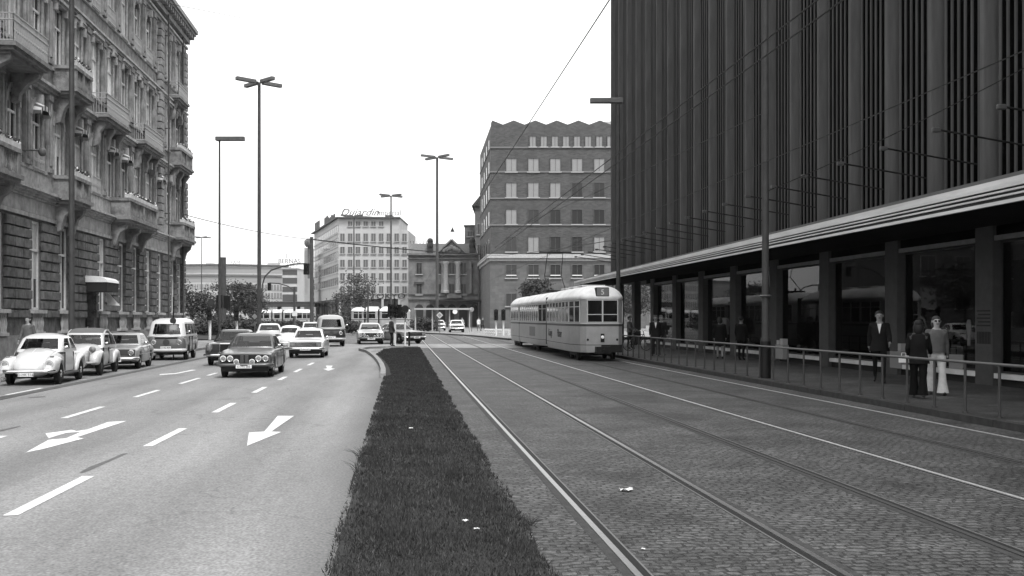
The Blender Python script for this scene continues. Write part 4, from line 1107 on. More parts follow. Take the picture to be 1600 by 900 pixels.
def beetle(name, loc, label, g, rz=0, ptxt='D-HK 516', group=None):
    e = empty(name, loc, label, 'car', group, rz); P = paint(g, 'cream_car_paint_%02d' % int(g*100))
    ctrl = [(-1.93, .50, .22, .36), (-1.86, .66, .36, .3), (-1.7, .80, .46, .26), (-1.4, .93, .54, .22), (-1.05, 1.0, .60, .2), (-.75, 1.03, .655, .2), (-.2, 1.0, .70, .2), (.5, 1.0, .70, .2), (1.0, 1.0, .66, .22), (1.45, .9, .56, .26), (1.8, .68, .42, .32), (1.93, .5, .25, .38)]
    rs, _ = lower(ctrl, (), .1, n=3.0, crown=.03, steps=24)
    b = MB(); b.rings(rs); b.build('body', P, e, smooth=60)
    lv = [(.93, -.86, 1.22, .665, .22), (1.02, -.8, 1.12, .655, .12), (1.33, -.47, .82, .585, .13), (1.39, -.39, .7, .53, .2), (1.44, -.27, .5, .44, .2), (1.48, -.1, .25, .3, .15), (1.495, .0, .12, .15, .08)]
    rs2, rg = cabin(lv, .1, .1); b = MB(); b.rings(rs2, skip=opening(rg, ((1, 5), (6, 8)))); b.build('roof', P, e, smooth=60); cabin_inside(e, .64, 1.03, -.78, 1.1, (-.05, .7))
    common(e, rs2, rg, lv, ((1, 5), (6, 8)), rear=True)
    b = MB(); b.box(-.5, .5, -1.5, 1.5, .2, .5); b.build('underbody', M_BLACK, e)
    for s in (-1, 1):
        c = [(-2.0, .52, .10, .40), (-1.93, .66, .17, .36), (-1.75, .78, .2, .34), (-1.45, .83, .215, .32), (-1.15, .78, .2, .3), (-.92, .6, .17, .28), (-.75, .42, .14, .27)]
        r_, _ = lower(c, (-1.2,), .36, n=2.6, zw=.31, x0=s*.58, N=24, steps=14); b = MB(); b.rings(r_); fd = b.build('fender', P, e, smooth=60)
        c = [(.72, .45, .13, .28), (.9, .68, .17, .28), (1.15, .83, .2, .3), (1.4, .84, .21, .3), (1.65, .74, .19, .34), (1.85, .55, .14, .38), (1.95, .46, .08, .4)]
        r_, _ = lower(c, (1.2,), .36, n=2.6, zw=.31, x0=s*.6, N=24, steps=14); b = MB(); b.rings(r_); b.build('fender', P, e, smooth=60)
        b = MB(); b.box(min(s*.62, s*.77), max(s*.62, s*.77), -.84, .84, .27, .33); b.build('running_board', mat('board_dark', .1, .6), e)
        disc('headlight', s*.6, -1.95, .62, .1, M_LENS, e, ring=mat('dull_trim', .35, .35), tilt=R(-12), depth=.04)
        b = MB(); b.box(s*.6-.05, s*.6+.05, -1.72, -1.62, .8, .85); b.build('indicator', M_LENS, e, bevel=.015)
        b = MB(); b.rings([[(s*.70, -.62, .36), (s*.70, .38, .36)], [(s*.716, -.62, .5), (s*.716, .38, .5)], [(s*.712, -.62, .75), (s*.712, .38, .75)], [(s*.68, -.56, .93), (s*.68, .38, .93)]], cap=False, closed=False)
        dd = b.build('door', P, e, smooth=60); h = MB(); h.box(s*.72-.01, s*.72+.01, .2, .34, .8, .825); h.build('door_handle', M_CHROME, dd)
        h = MB(); h.box(min(s*.69, s*.718), max(s*.69, s*.718), .385, .397, .38, .92); h.box(min(s*.69, s*.718), max(s*.69, s*.718), -.635, -.623, .38, .92); h.build('door_seam', M_BLACK, dd)
    bumper(e, -2.0, .42, .72, wrap=.25, h=.1); bumper(e, 1.98, .42, .7, 'rear_bumper', wrap=.25, h=.1, s=1); plate(e, -2.1, .33, ptxt, .42)
    b = MB(); b.box(-.008, .008, -1.86, -1.0, .7, .71); mirror(e, .68, -.55, 1.05)
    b = MB(); pts = [(-.0, -1.885, .665), (0, -1.72, .825), (0, -1.4, .963), (0, -1.0, 1.04)]; b.path(pts, .008, 5); b.build('bonnet_trim', mat('bright_trim', .6, .3), e)
    b = MB()
    for s in (-1, 1):
        b.path([(s*.43, -1.79, .6), (s*.47, -1.6, .8), (s*.52, -1.3, .92), (s*.57, -1.0, .99), (s*.5, -.84, 1.045)], .006, 4)
    b.build('bonnet_seam', mat('seam_grey', .3, .8), e)  # thin grey line along the bonnet joint
    b = MB()
    for s in (-.35, .12): b.tube((s, -.87, 1.04), (s+.38, -.74, 1.1), .007, n=4)
    b.build('wipers', M_BLACK, e)
    put_wheels(e, 1.33, (-1.2, 1.2), .32, cap='chrome', ring=.45, w=.15)
    return e
def duck(name, loc, label, g, rz=0):
    e = empty(name, loc, label, 'car', None, rz); P = paint(g, 'pale_car_paint')
    ctrl = [(-1.78, .62, .2, .34), (-1.7, .78, .26, .32), (-1.4, .90, .34, .3), (-1.0, .99, .50, .28), (-.72, 1.03, .62, .26), (-.2, .98, .655, .25), (1.0, .98, .655, .25), (1.5, .9, .62, .3), (1.75, .66, .56, .36), (1.8, .5, .5, .4)]
    rs, _ = lower(ctrl, (), .1, n=4, crown=.05, steps=20); b = MB(); b.rings(rs); b.build('body', P, e, smooth=50)
    lv = [(.92, -.76, 1.55, .655, .08), (1.02, -.72, 1.48, .65, .08), (1.37, -.56, 1.05, .60, .08), (1.43, -.52, .92, .575, .1), (1.54, -.42, .62, .5, .12), (1.585, -.25, .35, .38, .12), (1.6, -.1, .1, .2, .08)]
    rs2, rg = cabin(lv, .03, .1); b = MB(); b.rings(rs2, skip=opening(rg, ((1, 4), (5, 8)))); b.build('cabin', P, e, smooth=50); cabin_inside(e, .62, 1.02, -.7, 1.4, (-.05, .8))
    common(e, rs2, rg, lv, ((1, 4), (5, 8)))
    n_ = len(rs2[0]); b = MB(); b.rings([[Vector(p)+Vector((0, 0, .008)) for p in r] for r in rs2[3:]]); b.build('fabric_roof', mat('fabric_roof', .11, .9), e, smooth=50)
    b = MB(); lo = rs2[3]; 
    for s in (-1, 1):     # rounded white roof arch over the side doors
        arc = []
        for i in range(17):
            a = math.pi*i/16; arc.append((s*(.60-.02*math.sin(a)), .08-.66*math.cos(a), 1.0+.52*math.sin(a)**.85))
        b.path(arc, .035, 6)
    b.build('roof_arch', P, e, smooth=60)
    b = MB(); b.box(-.5, .5, -1.5, 1.5, .25, .5); b.build('underbody', M_BLACK, e)
    for s in (-1, 1):
        c = [(-1.82, .58, .08, .42), (-1.74, .7, .15, .38), (-1.5, .82, .2, .36), (-1.2, .86, .2, .36), (-.95, .78, .18, .34), (-.74, .58, .14, .32)]
        r_, _ = lower(c, (-1.2,), .37, n=2.6, zw=.33, x0=s*.56, N=22, steps=12); b = MB(); b.rings(r_); b.build('fender', P, e, smooth=60)
        c = [(.78, .5, .1, .36), (.92, .72, .14, .34), (1.15, .82, .16, .34), (1.45, .8, .16, .34), (1.7, .66, .13, .36), (1.8, .5, .08, .4)]
        r_, _ = lower(c, (1.2,), .3, n=2.8, zw=.26, x0=s*.6, N=22, steps=12); b = MB(); b.rings(r_); b.build('fender', P, e, smooth=60)
        b = MB(); b.ball((s*.46, -1.5, .9), (.11, .14, .11), 8); hl_ = b.build('headlight', mat('headlight_shell', .25, .4), e, smooth=60)
        b = MB(); b.lathe((s*.46, -1.63, .9), [(.001, -.02), (.06, -.015), (.09, 0)], 14, 'y'); b.build('lens', M_LENS, hl_, smooth=60)
        b = MB(); b.tube((s*.3, -1.45, .84), (s*.46, -1.48, .84), .02, n=5); b.build('headlight_bracket', P, e)
        h = MB(); h.box(min(s*.62, s*.665), max(s*.62, s*.665), .1, .112, .36, .95); h.box(min(s*.62, s*.665), max(s*.62, s*.665), -.7, -.688, .4, .95); dd = h.build('door_seam', M_BLACK, e)
        h = MB(); h.box(min(s*.66, s*.68), max(s*.66, s*.68), .16, .28, .86, .885); h.build('door_handle', M_BLACK, e)
    b = MB(); b.box(-.17, .17, -1.86, -1.74, .45, .72); b.build('grille', mat('grille_grey', .05, .4), e, bevel=.04)
    bumper(e, -1.86, .46, .62, wrap=.12, h=.08, m=mat('grey_bumper', .3, .5)); plate(e, -1.95, .38, 'D-LT 83', .4)
    mirror(e, .66, -.5, 1.05)
    b = MB()
    for s in (-.35, .12): b.tube((s, -.78, 1.04), (s+.3, -.74, 1.08), .007, n=4)
    b.build('wipers', M_BLACK, e)
    put_wheels(e, 1.24, (-1.2, 1.2), .33, cap='dark', ring=.35, w=.14)
    return e
def van(name, loc, label, g, g2, rz=0, ptxt='D-RS 904', sign=True):
    e = empty(name, loc, label, 'van', None, rz); P = paint(g, 'van_paint_%02d' % int(g*100)); P2 = paint(g2, 'van_upper_%02d' % int(g2*100))
    hw = .86; hl = 2.15
    ctrl = [(-hl, 1.02, hw-.12, .42), (-hl+.04, 1.1, hw-.05, .38), (-hl+.2, 1.14, hw, .34), (0, 1.14, hw+.01, .32), (hl-.2, 1.14, hw, .36), (hl, 1.05, hw-.08, .44)]
    rs, _ = lower(ctrl, (-1.2, 1.2), .36, n=6, steps=20, crown=0); b = MB(); b.rings(rs); b.build('body', P, e, smooth=45)
    lv = [(1.1, -hl+.02, hl-.03, hw-.02, .2), (1.2, -hl+.05, hl-.06, hw-.04, .2), (1.68, -1.92, hl-.2, hw-.12, .2), (1.78, -1.84, hl-.26, hw-.16, .2), (1.88, -1.68, hl-.4, hw-.28, .22), (1.94, -1.45, hl-.6, hw-.48, .2), (1.955, -1.1, hl-.9, .15, .08)]
    global SIDEF
    old = SIDEF; SIDEF = [0, .01, .1, .23, .26, .38, .5, .53, .65, .76, .79, .9, .99, 1]
    rs2, rg = cabin(lv, .12, .06); b = MB(); b.rings(rs2, skip=opening(rg, ((1, 3), (4, 6), (7, 9), (10, 12)))); b.build('roof', P2, e, smooth=50); cabin_inside(e, .8, 1.15, -2.05, 2.0, (-1.2, -.1, 1.0))
    common(e, rs2, rg, lv, ((1, 3), (4, 6), (7, 9), (10, 12)))
    SIDEF = old
    b = MB()
    for s in (-1, 1): b.box(min(s*hw, s*(hw+.02)), max(s*hw, s*(hw+.02)), -hl+.3, hl-.3, 1.1, 1.125)
    b.path([(-hw+.03, -hl+.2, 1.12), (-.5, -hl-.0, 1.1), (0, -hl-.012, 1.08), (.5, -hl-.0, 1.1), (hw-.03, -hl+.2, 1.12)], .014, 5); b.build('belt_trim', P2, e)
    b = MB(); b.box(-hw+.2, hw-.2, -hl+.2, hl-.2, .26, .7); b.build('underbody', M_BLACK, e)
    for s in (-1, 1): disc('headlight', s*.56, -hl+.0, .84, .1, M_LENS, e, ring=M_CHROME); disc('indicator', s*.56, -hl+.02, 1.02, .045, M_LENS, e)
    b = MB(); b.box(-.5, .5, -hl-.012, -hl+.05, 1.0, 1.05); b.build('air_grille', M_BLACK, e)
    b = MB(); b.lathe((0, -hl-.0, .83), [(.12, 0), (.15, 0), (.15, -.02), (.12, -.02)], 20, 'y')
    for pts in ([(-.07, .115), (0, .01), (.07, .115)], [(-.105, .02), (-.055, -.1), (0, -.0), (.055, -.1), (.105, .02)]): b.path([(x, -hl-.012, .83+z) for x, z in pts], .012, 4)
    b.build('emblem', mat('emblem_dark', .05, .4), e)
    bumper(e, -hl-.04, .48, hw-.03, h=.13, m=P2, wrap=.3); bumper(e, hl+.02, .5, hw-.04, 'rear_bumper', h=.12, m=P2, s=1, wrap=.2); plate(e, -hl-.14, .6, ptxt, .46)
    for s in (-1, 1):
        h = MB(); h.box(min(s*(hw-.02), s*(hw+.018)), max(s*(hw-.02), s*(hw+.018)), -.95, -.938, .4, 1.09); h.box(min(s*(hw-.02), s*(hw+.018)), max(s*(hw-.02), s*(hw+.018)), .0, .012, .4, 1.09); h.build('door_seam', M_BLACK, e)
    mirror(e, hw+.05, -1.7, 1.3)
    b = MB()
    for s in (-.5, .15): b.tube((s, -hl+.03, 1.19), (s+.4, -hl+.02, 1.26), .008, n=4)
    b.build('wipers', M_BLACK, e)
    put_wheels(e, 1.48, (-1.2, 1.2), .33, cap='chrome', ring=.3)
    return e
UPK = -9.55
def pk(u, Y): return (u, Y*1.0054)
sedan('parked_car', (UPK+.12, 22.7, 0), 'pale parked car cut off by the left picture edge before the beetle-shaped car', 'car', .62, L=4.2, Wd=1.64, kind='nsu', gn='cream_paint_a')
beetle('parked_car', (-9.70, 30.1, 0), 'white beetle-shaped parked car with curved bonnet and round headlights', .5)
duck('parked_car', (-9.78, 34.35, 0), 'pale parked car with grey fabric roof and stalk headlights behind the beetle-shaped car', .46)
sedan('parked_car', (-9.75, 38.7, 0), 'light grey parked saloon with square nose between fabric-roofed car and minibus', 'car', .26, L=4.0, Wd=1.6, kind='nsu', ptxt='D-VE 61')
van('parked_van', (-9.75, 46.6, 0), 'two-tone parked minibus with pale roof and round nose emblem', .09, .5)
sedan('driving_car', (-6.4, 41.6, 0), 'dark saloon half hidden behind the nearest moving car', 'car', .012, L=4.6, Wd=1.74, kind='merc', gn='black_paint')
sedan('driving_car', (-4.56, 33.5, 0), 'bright saloon with four round headlights, nearest of the moving cars', 'car', .2, L=4.7, Wd=1.74, kind='bmw', ptxt='D-PN 385', gn='silver_paint')
sedan('driving_car', (-4.18, 48.7, 0), 'white saloon with square headlights and wide grille driving behind the nearest moving car', 'car', .6, L=4.5, Wd=1.74, kind='opel', ptxt='D-XC 270')
beetle('driving_car', (-6.3, 61.0, 0), 'white beetle-shaped car driving in the distance behind the white saloon', .6, ptxt='D-WS 8')
for o in list(bpy.data.objects):
    if o.get('category') in ('car', 'van'): o.scale = (.9, .9, .9)
    if o.name.startswith('parked_'): o.rotation_euler = (0, 0, R(3.2))
def pkt(px, Z): return (*W(px, Z), 0)
sedan('distant_car', pkt(421, 66), 'small white distant car seen just above the roof of the nearest moving car', 'car', .6, kind='taxi', L=4.3, Wd=1.66, ptxt='D-T 1', rz=R(8))
sedan('distant_car', pkt(486, 88), 'pale distant car showing only its roof left of the dark distant minibus', 'car', .5, kind='opel', L=4.3, rz=R(10))
dv = van('distant_van', pkt(516, 66.5), 'dark distant minibus with a pale roof and bumper behind the white saloon', .015, .3, ptxt='D-U 93', rz=R(6))
b = MB(); b.box(-.66, .66, .2, .9, 1.15, 1.66); b.build('view_blocker', M_BLACK, dv)  # added black box blocks the bright view through the rear window
sedan('distant_car', pkt(578, 72), 'white-bonneted distant saloon waiting at the crossing left of the turning car', 'car', .42, kind='bmw', ptxt='D-KA 44', L=4.4, rz=R(4))
sedan('distant_car', pkt(622, 73), 'grey distant saloon turning at the crossing behind the pedestrian at the signal', 'car', .34, kind='opel', ptxt='D-HH 77', L=4.3, rz=R(34), gn='turning_paint')
sedan('distant_car', pkt(669.5, 158), 'smallest pale far-off car, left of the tall lamp mast before the columned building', 'car', .55, kind='opel', L=4.4, gn='far_paint_a')
sedan('distant_car', pkt(686, 138), 'pale far-off car directly behind the tall lamp mast before the columned building', 'car', .5, kind='nsu', L=4.2, gn='far_paint_b', Wd=1.66)
sedan('distant_car', pkt(713, 122), 'white far-off car right of the tall lamp mast before the columned building', 'car', .58, kind='opel', L=4.4, gn='far_paint_c')
for o in list(bpy.data.objects):
    if o.name.startswith('distant_car') and o.location.y > 100: o.location.z = .12

# ================================================================= TRAMS  (front towards -y)
def offset_ring(pts, z, sx, sy, yc): return [(x*sx, yc+(y-yc)*sy, z) for x, y in pts]
def tram_section(e, y0, y1, front=False, rear=False, hw=1.1, doors=(), proto_label=None):
    """one body section of the articulated tram"""
    t = 1.7; nw = .66
    p = []
    if front: p += [(-nw, y0), (nw, y0), (nw+.2, y0+.25), (hw, y0+t)]
    else: p += [(-hw+.12, y0), (hw-.12, y0), (hw, y0+.25)]
    if rear: p += [(hw, y1-t), (nw+.2, y1-.25), (nw, y1), (-nw, y1), (-nw-.2, y1-.25), (-hw, y1-t)]
    else: p += [(hw, y1-.25), (hw-.12, y1), (-hw+.12, y1), (-hw, y1-.25)]
    if front: p += [(-hw, y0+t), (-nw-.2, y0+.25)]
    else: p += [(-hw, y0+.25)]
    yc = (y0+y1)/2
    # densify
    q = []
    for a, b_ in zip(p, p[1:]+p[:1]):
        n = max(1, int(math.hypot(b_[0]-a[0], b_[1]-a[1])/1.2))
        for i in range(n): q.append((lerp(a[0], b_[0], i/n), lerp(a[1], b_[1], i/n)))
    L = y1-y0
    def ring(z, d):
        return offset_ring(q, z, (hw-d)/hw, (L/2-d*(1.0 if front or rear else .12))/(L/2), yc)
    lv = [(.36, .04), (.62, .0), (1.47, 0), (2.5, .02)]
    b = MB(); b.rings([ring(z, d) for z, d in lv]); body = b.build('body_section', M_TRAM, e, smooth=25)
    b = MB(); b.rings([ring(z, d) for z, d in ((2.5, .0), (2.58, -.03), (2.68, .02), (2.84, .14), (2.98, .34), (3.06, .62), (3.08, .9))]); b.build('roof', M_TRAMR, e, smooth=50)
    b = MB(); b.rings([ring(z, d) for z, d in ((1.42, -.006), (1.5, -.006))]); b.build('belt_stripe', mat('tram_stripe', .05, .5), e, smooth=25)
    b = MB(); b.rings([ring(z, d) for z, d in ((1.52, -.016), (1.555, -.016))]); b.build('window_ledge', mat('tram_ledge', .5, .5), e, smooth=25)
    b = MB(); b.rings([ring(z, d) for z, d in ((.655, -.003), (.675, -.003))]); b.build('skirt_seam', M_BLACK, e, smooth=25)
    def win(a, b_, u0, u1, z0=1.6, z1=2.44, split=None, name='window', parts=True):
        a, b_ = Vector(a), Vector(b_); d = (b_-a); L_ = d.length; d.normalize(); nn = Vector((d.y, -d.x))
        m = MB()
        def quad(s0, s1, za, zb, off, mi): 
            q0 = a+d*s0; q1 = a+d*s1; i = nn*off
            m.prism([(q0.x, q0.y), (q1.x, q1.y), (q1.x+i.x, q1.y+i.y), (q0.x+i.x, q0.y+i.y)][::-1], za, zb, mi)
        quad(u0, u1, z0, z1, .012, 0)
        w = m.build(name, M_GLASSD, e)
        m = MB(); f = .03
        quad(u0-f, u0, z0-f, z1+f, .026, 0); quad(u1, u1+f, z0-f, z1+f, .026, 0); quad(u0, u1, z1, z1+f, .026, 0); quad(u0, u1, z0-f, z0, .026, 0)
        if split: quad(u0, u1, split, split+.03, .022, 0)
        m.build('window_frame', mat('tram_frame', .42, .5), w)
        return w
    for s in (1, -1):
        ya = y0+(t if front else .25); yb = y1-(t if rear else .25)
        A, B = ((s*hw, ya), (s*hw, yb)) if s > 0 else ((s*hw, yb), (s*hw, ya))
        Ls = yb-ya; n = max(1, round(Ls/.92)); st = Ls/n
        for i in range(n):
            win(A, B, i*st+.07, (i+1)*st-.07, split=2.2)
        if front:
            A, B = ((nw+.2, y0+.25), (hw, y0+t)) if s > 0 else ((-hw, y0+t), (-nw-.2, y0+.25))
            Ls = math.hypot(B[0]-A[0], B[1]-A[1])
            win(A, B, .08, Ls/2-.04, split=2.2); win(A, B, Ls/2+.04, Ls-.08, split=2.2)
        if rear:
            A, B = ((hw, y1-t), (nw+.2, y1-.25)) if s > 0 else ((-nw-.2, y1-.25), (-hw, y1-t))
            Ls = math.hypot(B[0]-A[0], B[1]-A[1])
            win(A, B, .08, Ls/2-.04, split=2.2); win(A, B, Ls/2+.04, Ls-.08, split=2.2)
    if front:
        win((-nw, y0), (nw, y0), .06, nw-.03, z0=1.6, z1=2.46, name='windscreen', split=1.88); win((-nw, y0), (nw, y0), nw+.03, 2*nw-.06, z0=1.6, z1=2.46, name='windscreen', split=1.88)
    return body, win
def bogie(e, y):
    b = MB(); b.box(-.8, .8, y-.9, y+.9, .2, .5); o = b.build('bogie', M_BLACK, e)
    for yy in (y-.9, y+.9):
        for s in (-1, 1):
            w = MB(); w.lathe((s*.72, yy, .33), [(.001, -.06), (.33, -.06), (.33, .06), (.001, .06)], 18, 'x'); w.build('wheel', M_RUBBER, o, smooth=30)
def tram(loc, label, number='5', secs=((0, 8.7), (10.0, 20.3), (20.6, 27)), coupled=True, rz=0):
    e = empty('tram', loc, label, 'tram', None, rz)
    for i, (a, c) in enumerate(secs):
        tram_section(e, a, c, front=(i == 0 or (coupled and i == 1)), rear=(i == len(secs)-1))
        if i == 1 and coupled:
            j = MB(); j.box(-.12, .12, secs[0][1]+.002, a-.002, .4, .62); j.build('coupling', M_BLACK, e)
            j = MB(); j.box(-1.06, 1.06, secs[0][1]+.002, secs[0][1]+.4, .5, 2.75); j.build('gap_shade_box', M_BLACK, e)  # black box stands in for shade in the gap between coupled cars
        elif i: 
            j = secs[i-1][1]; b = MB()
            for k in range(4): b.box(-.98, .98, j-.02+k*.09, j+.04+k*.09, .5, 2.75)
            b.build('articulation_bellows', M_BLACK, e)
    for y in (2.4,)+tuple((a+c)/2 for a, c in secs[1:])+(secs[-1][1]-2,) : bogie(e, y)
    # front details
    b = MB(); b.box(-.27, .27, -.02, .5, 2.62, 2.99); nb = b.build('number_box', M_BLACK, e, bevel=.03)
    b = MB(); b.box(-.24, .24, -.03, -.021, 2.65, 2.96); pn = b.build('number_panel', mat('number_panel', .14, .5), nb)
    if number: text_mesh('line_number', number, .3, mat('number_white', .6, .5), pn, (0, -.034, 2.7), (R(90), 0, 0), depth=.003)
    b = MB(); b.box(-.075, .075, -.02, .02, .78, 1.12); hb_ = b.build('headlight_housing', M_BLACK, e)
    disc('headlight', 0, -.03, .98, .065, mat('bright_lamp', .8, .2), hb_)
    for s in (-1, 1): disc('tail_light', s*.6, -.005, .88, .045, M_BLACK, e)
    b = MB(); b.box(-.3, .3, -.35, .2, .32, .6); b.tube((0, -.45, .45), (0, .1, .45), .07); b.build('coupler', M_BLACK, e)
    b = MB(); b.box(-.05, .8, -.012, .3, .36, .66); b.build('front_recess', M_BLACK, e)
    # pantograph
    pe = MB(); yp = secs[1][0]+3.2 if len(secs) > 1 else 5
    pe.box(-.6, .6, yp-.9, yp+.9, 3.12, 3.2)
    for s in (-.45, .45):
        pe.tube((s, yp-.7, 3.2), (s, yp+.9, 4.0), .025, n=5); pe.tube((s, yp+.9, 4.0), (s*.9, yp, 5.2), .02, n=5)
    pe.box(-.85, .85, yp-.15, yp-.1, 5.2, 5.25); pe.box(-.85, .85, yp+.1, yp+.15, 5.2, 5.25); pe.tube((-.45, yp+.9, 4), (.45, yp+.9, 4), .02, n=5)
    pe.build('pantograph', M_BLACK, e)
    b = MB()
    for k in range(3): b.box(-.5, .5, 2+k*2.2, 3.4+k*2.2, 3.08, 3.15)
    b.build('roof_vents', M_TRAMR, e)
    return e
tm = tram((8.05, 42.0, 0), 'pale articulated tram showing line number 5 on its front beside the pavement railing')
for nm, y, w_ in (('Königs', 7.3, .5), ('Pilsner', 4.4, .5)):
    text_mesh('side_advert', nm, w_, mat('advert_grey', .04, .6), tm, (-1.106, y, .92), (R(90), 0, R(-90)), shear=.25, depth=.002)
b = MB(); b.box(-1.108, -1.095, 13, 15.4, .8, 1.3); b.build('advert_panel', mat('advert_panel', .17, .6), tm)
b = MB(); 
tram2 = tram((*W(597, 128), 0), 'pale three-section tram crossing broadside before the white office block', number='', secs=((0, 3.9), (4.1, 5.7), (5.9, 7.6)), coupled=False, rz=R(90)-TH)
tram2.location = (*W(641, 138), .12)
tram3 = tram((0, 0, 0), 'distant pale tram broadside behind the shrubs under the elevated road', number='', secs=((0, 5), (5.2, 6.8), (7, 11)), coupled=False, rz=R(90)-TH)
tram3.location = (*W(490, 180), 0.12); tram3.scale = (1, 1, 1)
# ================================================================= POLES, LAMPS, SIGNALS
def pole_lamp(px_, Z, h, label, arm=1.6, r=.09, base=.12, side=1, headlen=1.6, group=None, name='street_lamp', ang=0):
    x, y = W(px_, Z); e = empty(name, (x, y, base), label, 'street lamp', group, -TH)
    b = MB(); b.tube((0, 0, 0), (0, 0, 1.1), r*1.25, n=12); b.tube((0, 0, 1.1), (0, 0, h), r, r*.7, n=10); b.build('pole', M_POLE, e, smooth=50)
    if arm:
        b = MB(); b.box(-.22*side if side > 0 else -arm, arm if side > 0 else .22, -.16, .16, h-.04, h+.2); b.build('lamp_head', M_POLEG, e, bevel=.03)
    return e
pole_lamp(343, 61, hg(219, 61)-.12, 'lone street lamp with one box-shaped head by the left building corner', arm=1.45, r=.075)
pole_lamp(966, 50.5, hg(160, 50.5)-.12, 'street lamp with a flat head pointing left by the store corner behind the tram', arm=1.35, side=-1, r=.11)
pole_lamp(112, 36, 19, 'thick grey mast on the left pavement rising past the stone building', arm=0, r=.105, name='lamp_mast')
e = pole_lamp(1196, 28.7, 15, 'thick dark mast behind the pavement railing in front of the shop windows', arm=0, r=.1, name='line_mast')
b = MB(); b.tube((0, 0, 0), (0, 0, 1.0), .145, .14, n=14); b.build('dark_base', mat('mast_base_paint', .01, .5), e, smooth=50)
b = MB(); b.lathe((0, 0, 2.2), [(.14, 0), (.17, .03), (.14, .06)], 14); b.build('collar', M_POLEG, e, smooth=50)
def cross_mast(px_, Z, h, label, L=1.45, tilt=.12, n=4, rr=.16, az=22):
    x, y = W(px_, Z); e = empty('lamp_mast', (x, y, 0), label, 'street lamp', 'tall lamp masts with crossed heads', -TH+R(az))
    b = MB(); b.tube((0, 0, 0), (0, 0, h), rr, rr*.75, n=10); b.build('pole', M_POLE, e, smooth=50)
    for k in range(4):
        a = math.pi/2*k; b = MB()
        b.tube((.15, 0, 0), (L*.35, 0, 0), .06, n=6); b.box(L*.16, L, -.17, .17, -.11, .17)
        o = b.build('lamp_head', M_POLEG, e, bevel=.03); o.location = (0, 0, h); o.rotation_euler = (0, -tilt, a)
    return e
cross_mast(405, 82, hg(129, 82), 'tallest lamp mast with four crossed heads rising behind the moving cars', L=2.0, az=45, tilt=0)
cross_mast(683, 131, hg(246, 131), 'tall lamp mast with crossed heads standing before the columned building', L=2.4, rr=.2, az=40, tilt=0)
cross_mast(611, 158, hg(306, 158), 'tall lamp mast with crossed heads standing before the white office block beside the signals', L=2.2, rr=.16, az=48, tilt=0)
cross_mast(553, 194, hg(338, 194), 'far lamp mast whose crossed heads reach the roof line of the white office block', L=2.8, rr=.14, az=42, tilt=0)
cross_mast(315, 242, hg(371, 242), 'faint far lamp mast with crossed heads at the left before the long curved building', L=2.3, rr=.12, az=45, tilt=0)
def simple_pole(px_, Z, h, r, label, name='pole', base=.12, cat='pole'):
    x, y = W(px_, Z); b = MB(); b.tube((0, 0, 0), (0, 0, h), r, r*.9, n=8); o = b.build(name, M_POLE, None, smooth=50); o.location = (x, y, base); return tag(o, label, cat)
simple_pole(487, 115, hg(372, 115), .21, 'thick dark overhead-line mast at the left edge of the white office block', 'line_mast')
simple_pole(460, 100, hg(450, 100), .12, 'short dark post between the moving cars and the elevated road', 'post')
simple_pole(349, 100, hg(404, 100), .28, 'broad dark post behind the lone box-headed street lamp', 'post')
simple_pole(575, 110, hg(445, 110), .1, 'thin post rising through the small tree before the white office block', 'post')
# signals on arms
def signal(parent, x, y, z, w=.34, h=1.0, d=.28, lenses=True, rz=0, name='signal_head'):
    b = MB(); b.box(-w/2, w/2, -d/2, d/2, 0, h)
    for k in range(3): b.lathe((0, -d/2-.001, h*(.5+k)/3), [(.09, 0), (.12, 0), (.12, -.14), (.11, -.14)], 10, 'y')
    o = b.build(name, M_BLACK, parent, bevel=.02); o.location = (x, y, z); o.rotation_euler = (0, 0, rz); return o
def arm_signal(px_, Z, pts, zb, label, hh=1.1, w=.6):
    x, y = W(px_, Z); e = empty('arm_signal', (x, y, 0), label, 'traffic light', None, -TH)
    b = MB(); b.path([(p[0], 0, p[1]) for p in pts], .06, 6); b.build('arm', M_POLE, e, smooth=50)
    signal(e, pts[-1][0], 0, zb, w=w, h=hh); return e
def pxs(px0, Z, lst): return [((p[0]-px0)/F*Z, hg(p[1], Z)) for p in lst]
arm_signal(409, 81.5, pxs(409, 81.5, [(409, 470), (410, 445), (414, 432), (424, 422), (442, 416), (462, 412.5), (479, 412)]), hg(429, 81.5), 'signal hanging from the long curved arm beside the tallest lamp mast', hh=.86, w=.42)
arm_signal(461, 99, pxs(461, 99, [(461, 505), (461, 462), (458, 453), (450, 447), (436, 443), (421, 442)]), hg(454, 99), 'small signal hanging at the left end of the low curved arm', hh=.72, w=.3)
def signal_post(px_, Z, top, label, wpost=.05, white=True, n=1, dx=0):
    x, y = W(px_, Z); e = empty('traffic_light', (x, y, .12), label, 'traffic light', None, -TH)
    zt = hg(top, Z)-.12
    b = MB(); b.tube((0, 0, 0), (0, 0, zt-1.0), wpost*1.2, n=8); b.build('post', M_WHITE if white else M_POLE, e, smooth=50)
    b = MB(); b.tube((0, 0, zt-1.0), (0, 0, zt), wpost, n=8); b.build('upper_post', M_BLACK, e, smooth=50)
    for i in range(n): signal(e, -.24+i*.45 if n > 1 else -.0, -.16, zt-1.05, rz=.3*(i*2-1) if n > 1 else .35)
    return e
signal_post(328, 80, 479, 'traffic light on a white post left of the box-headed lamp', wpost=.08)
signal_post(370, 78, 479, 'traffic light on a white post in front of the shrubs above the dark saloon', wpost=.07)
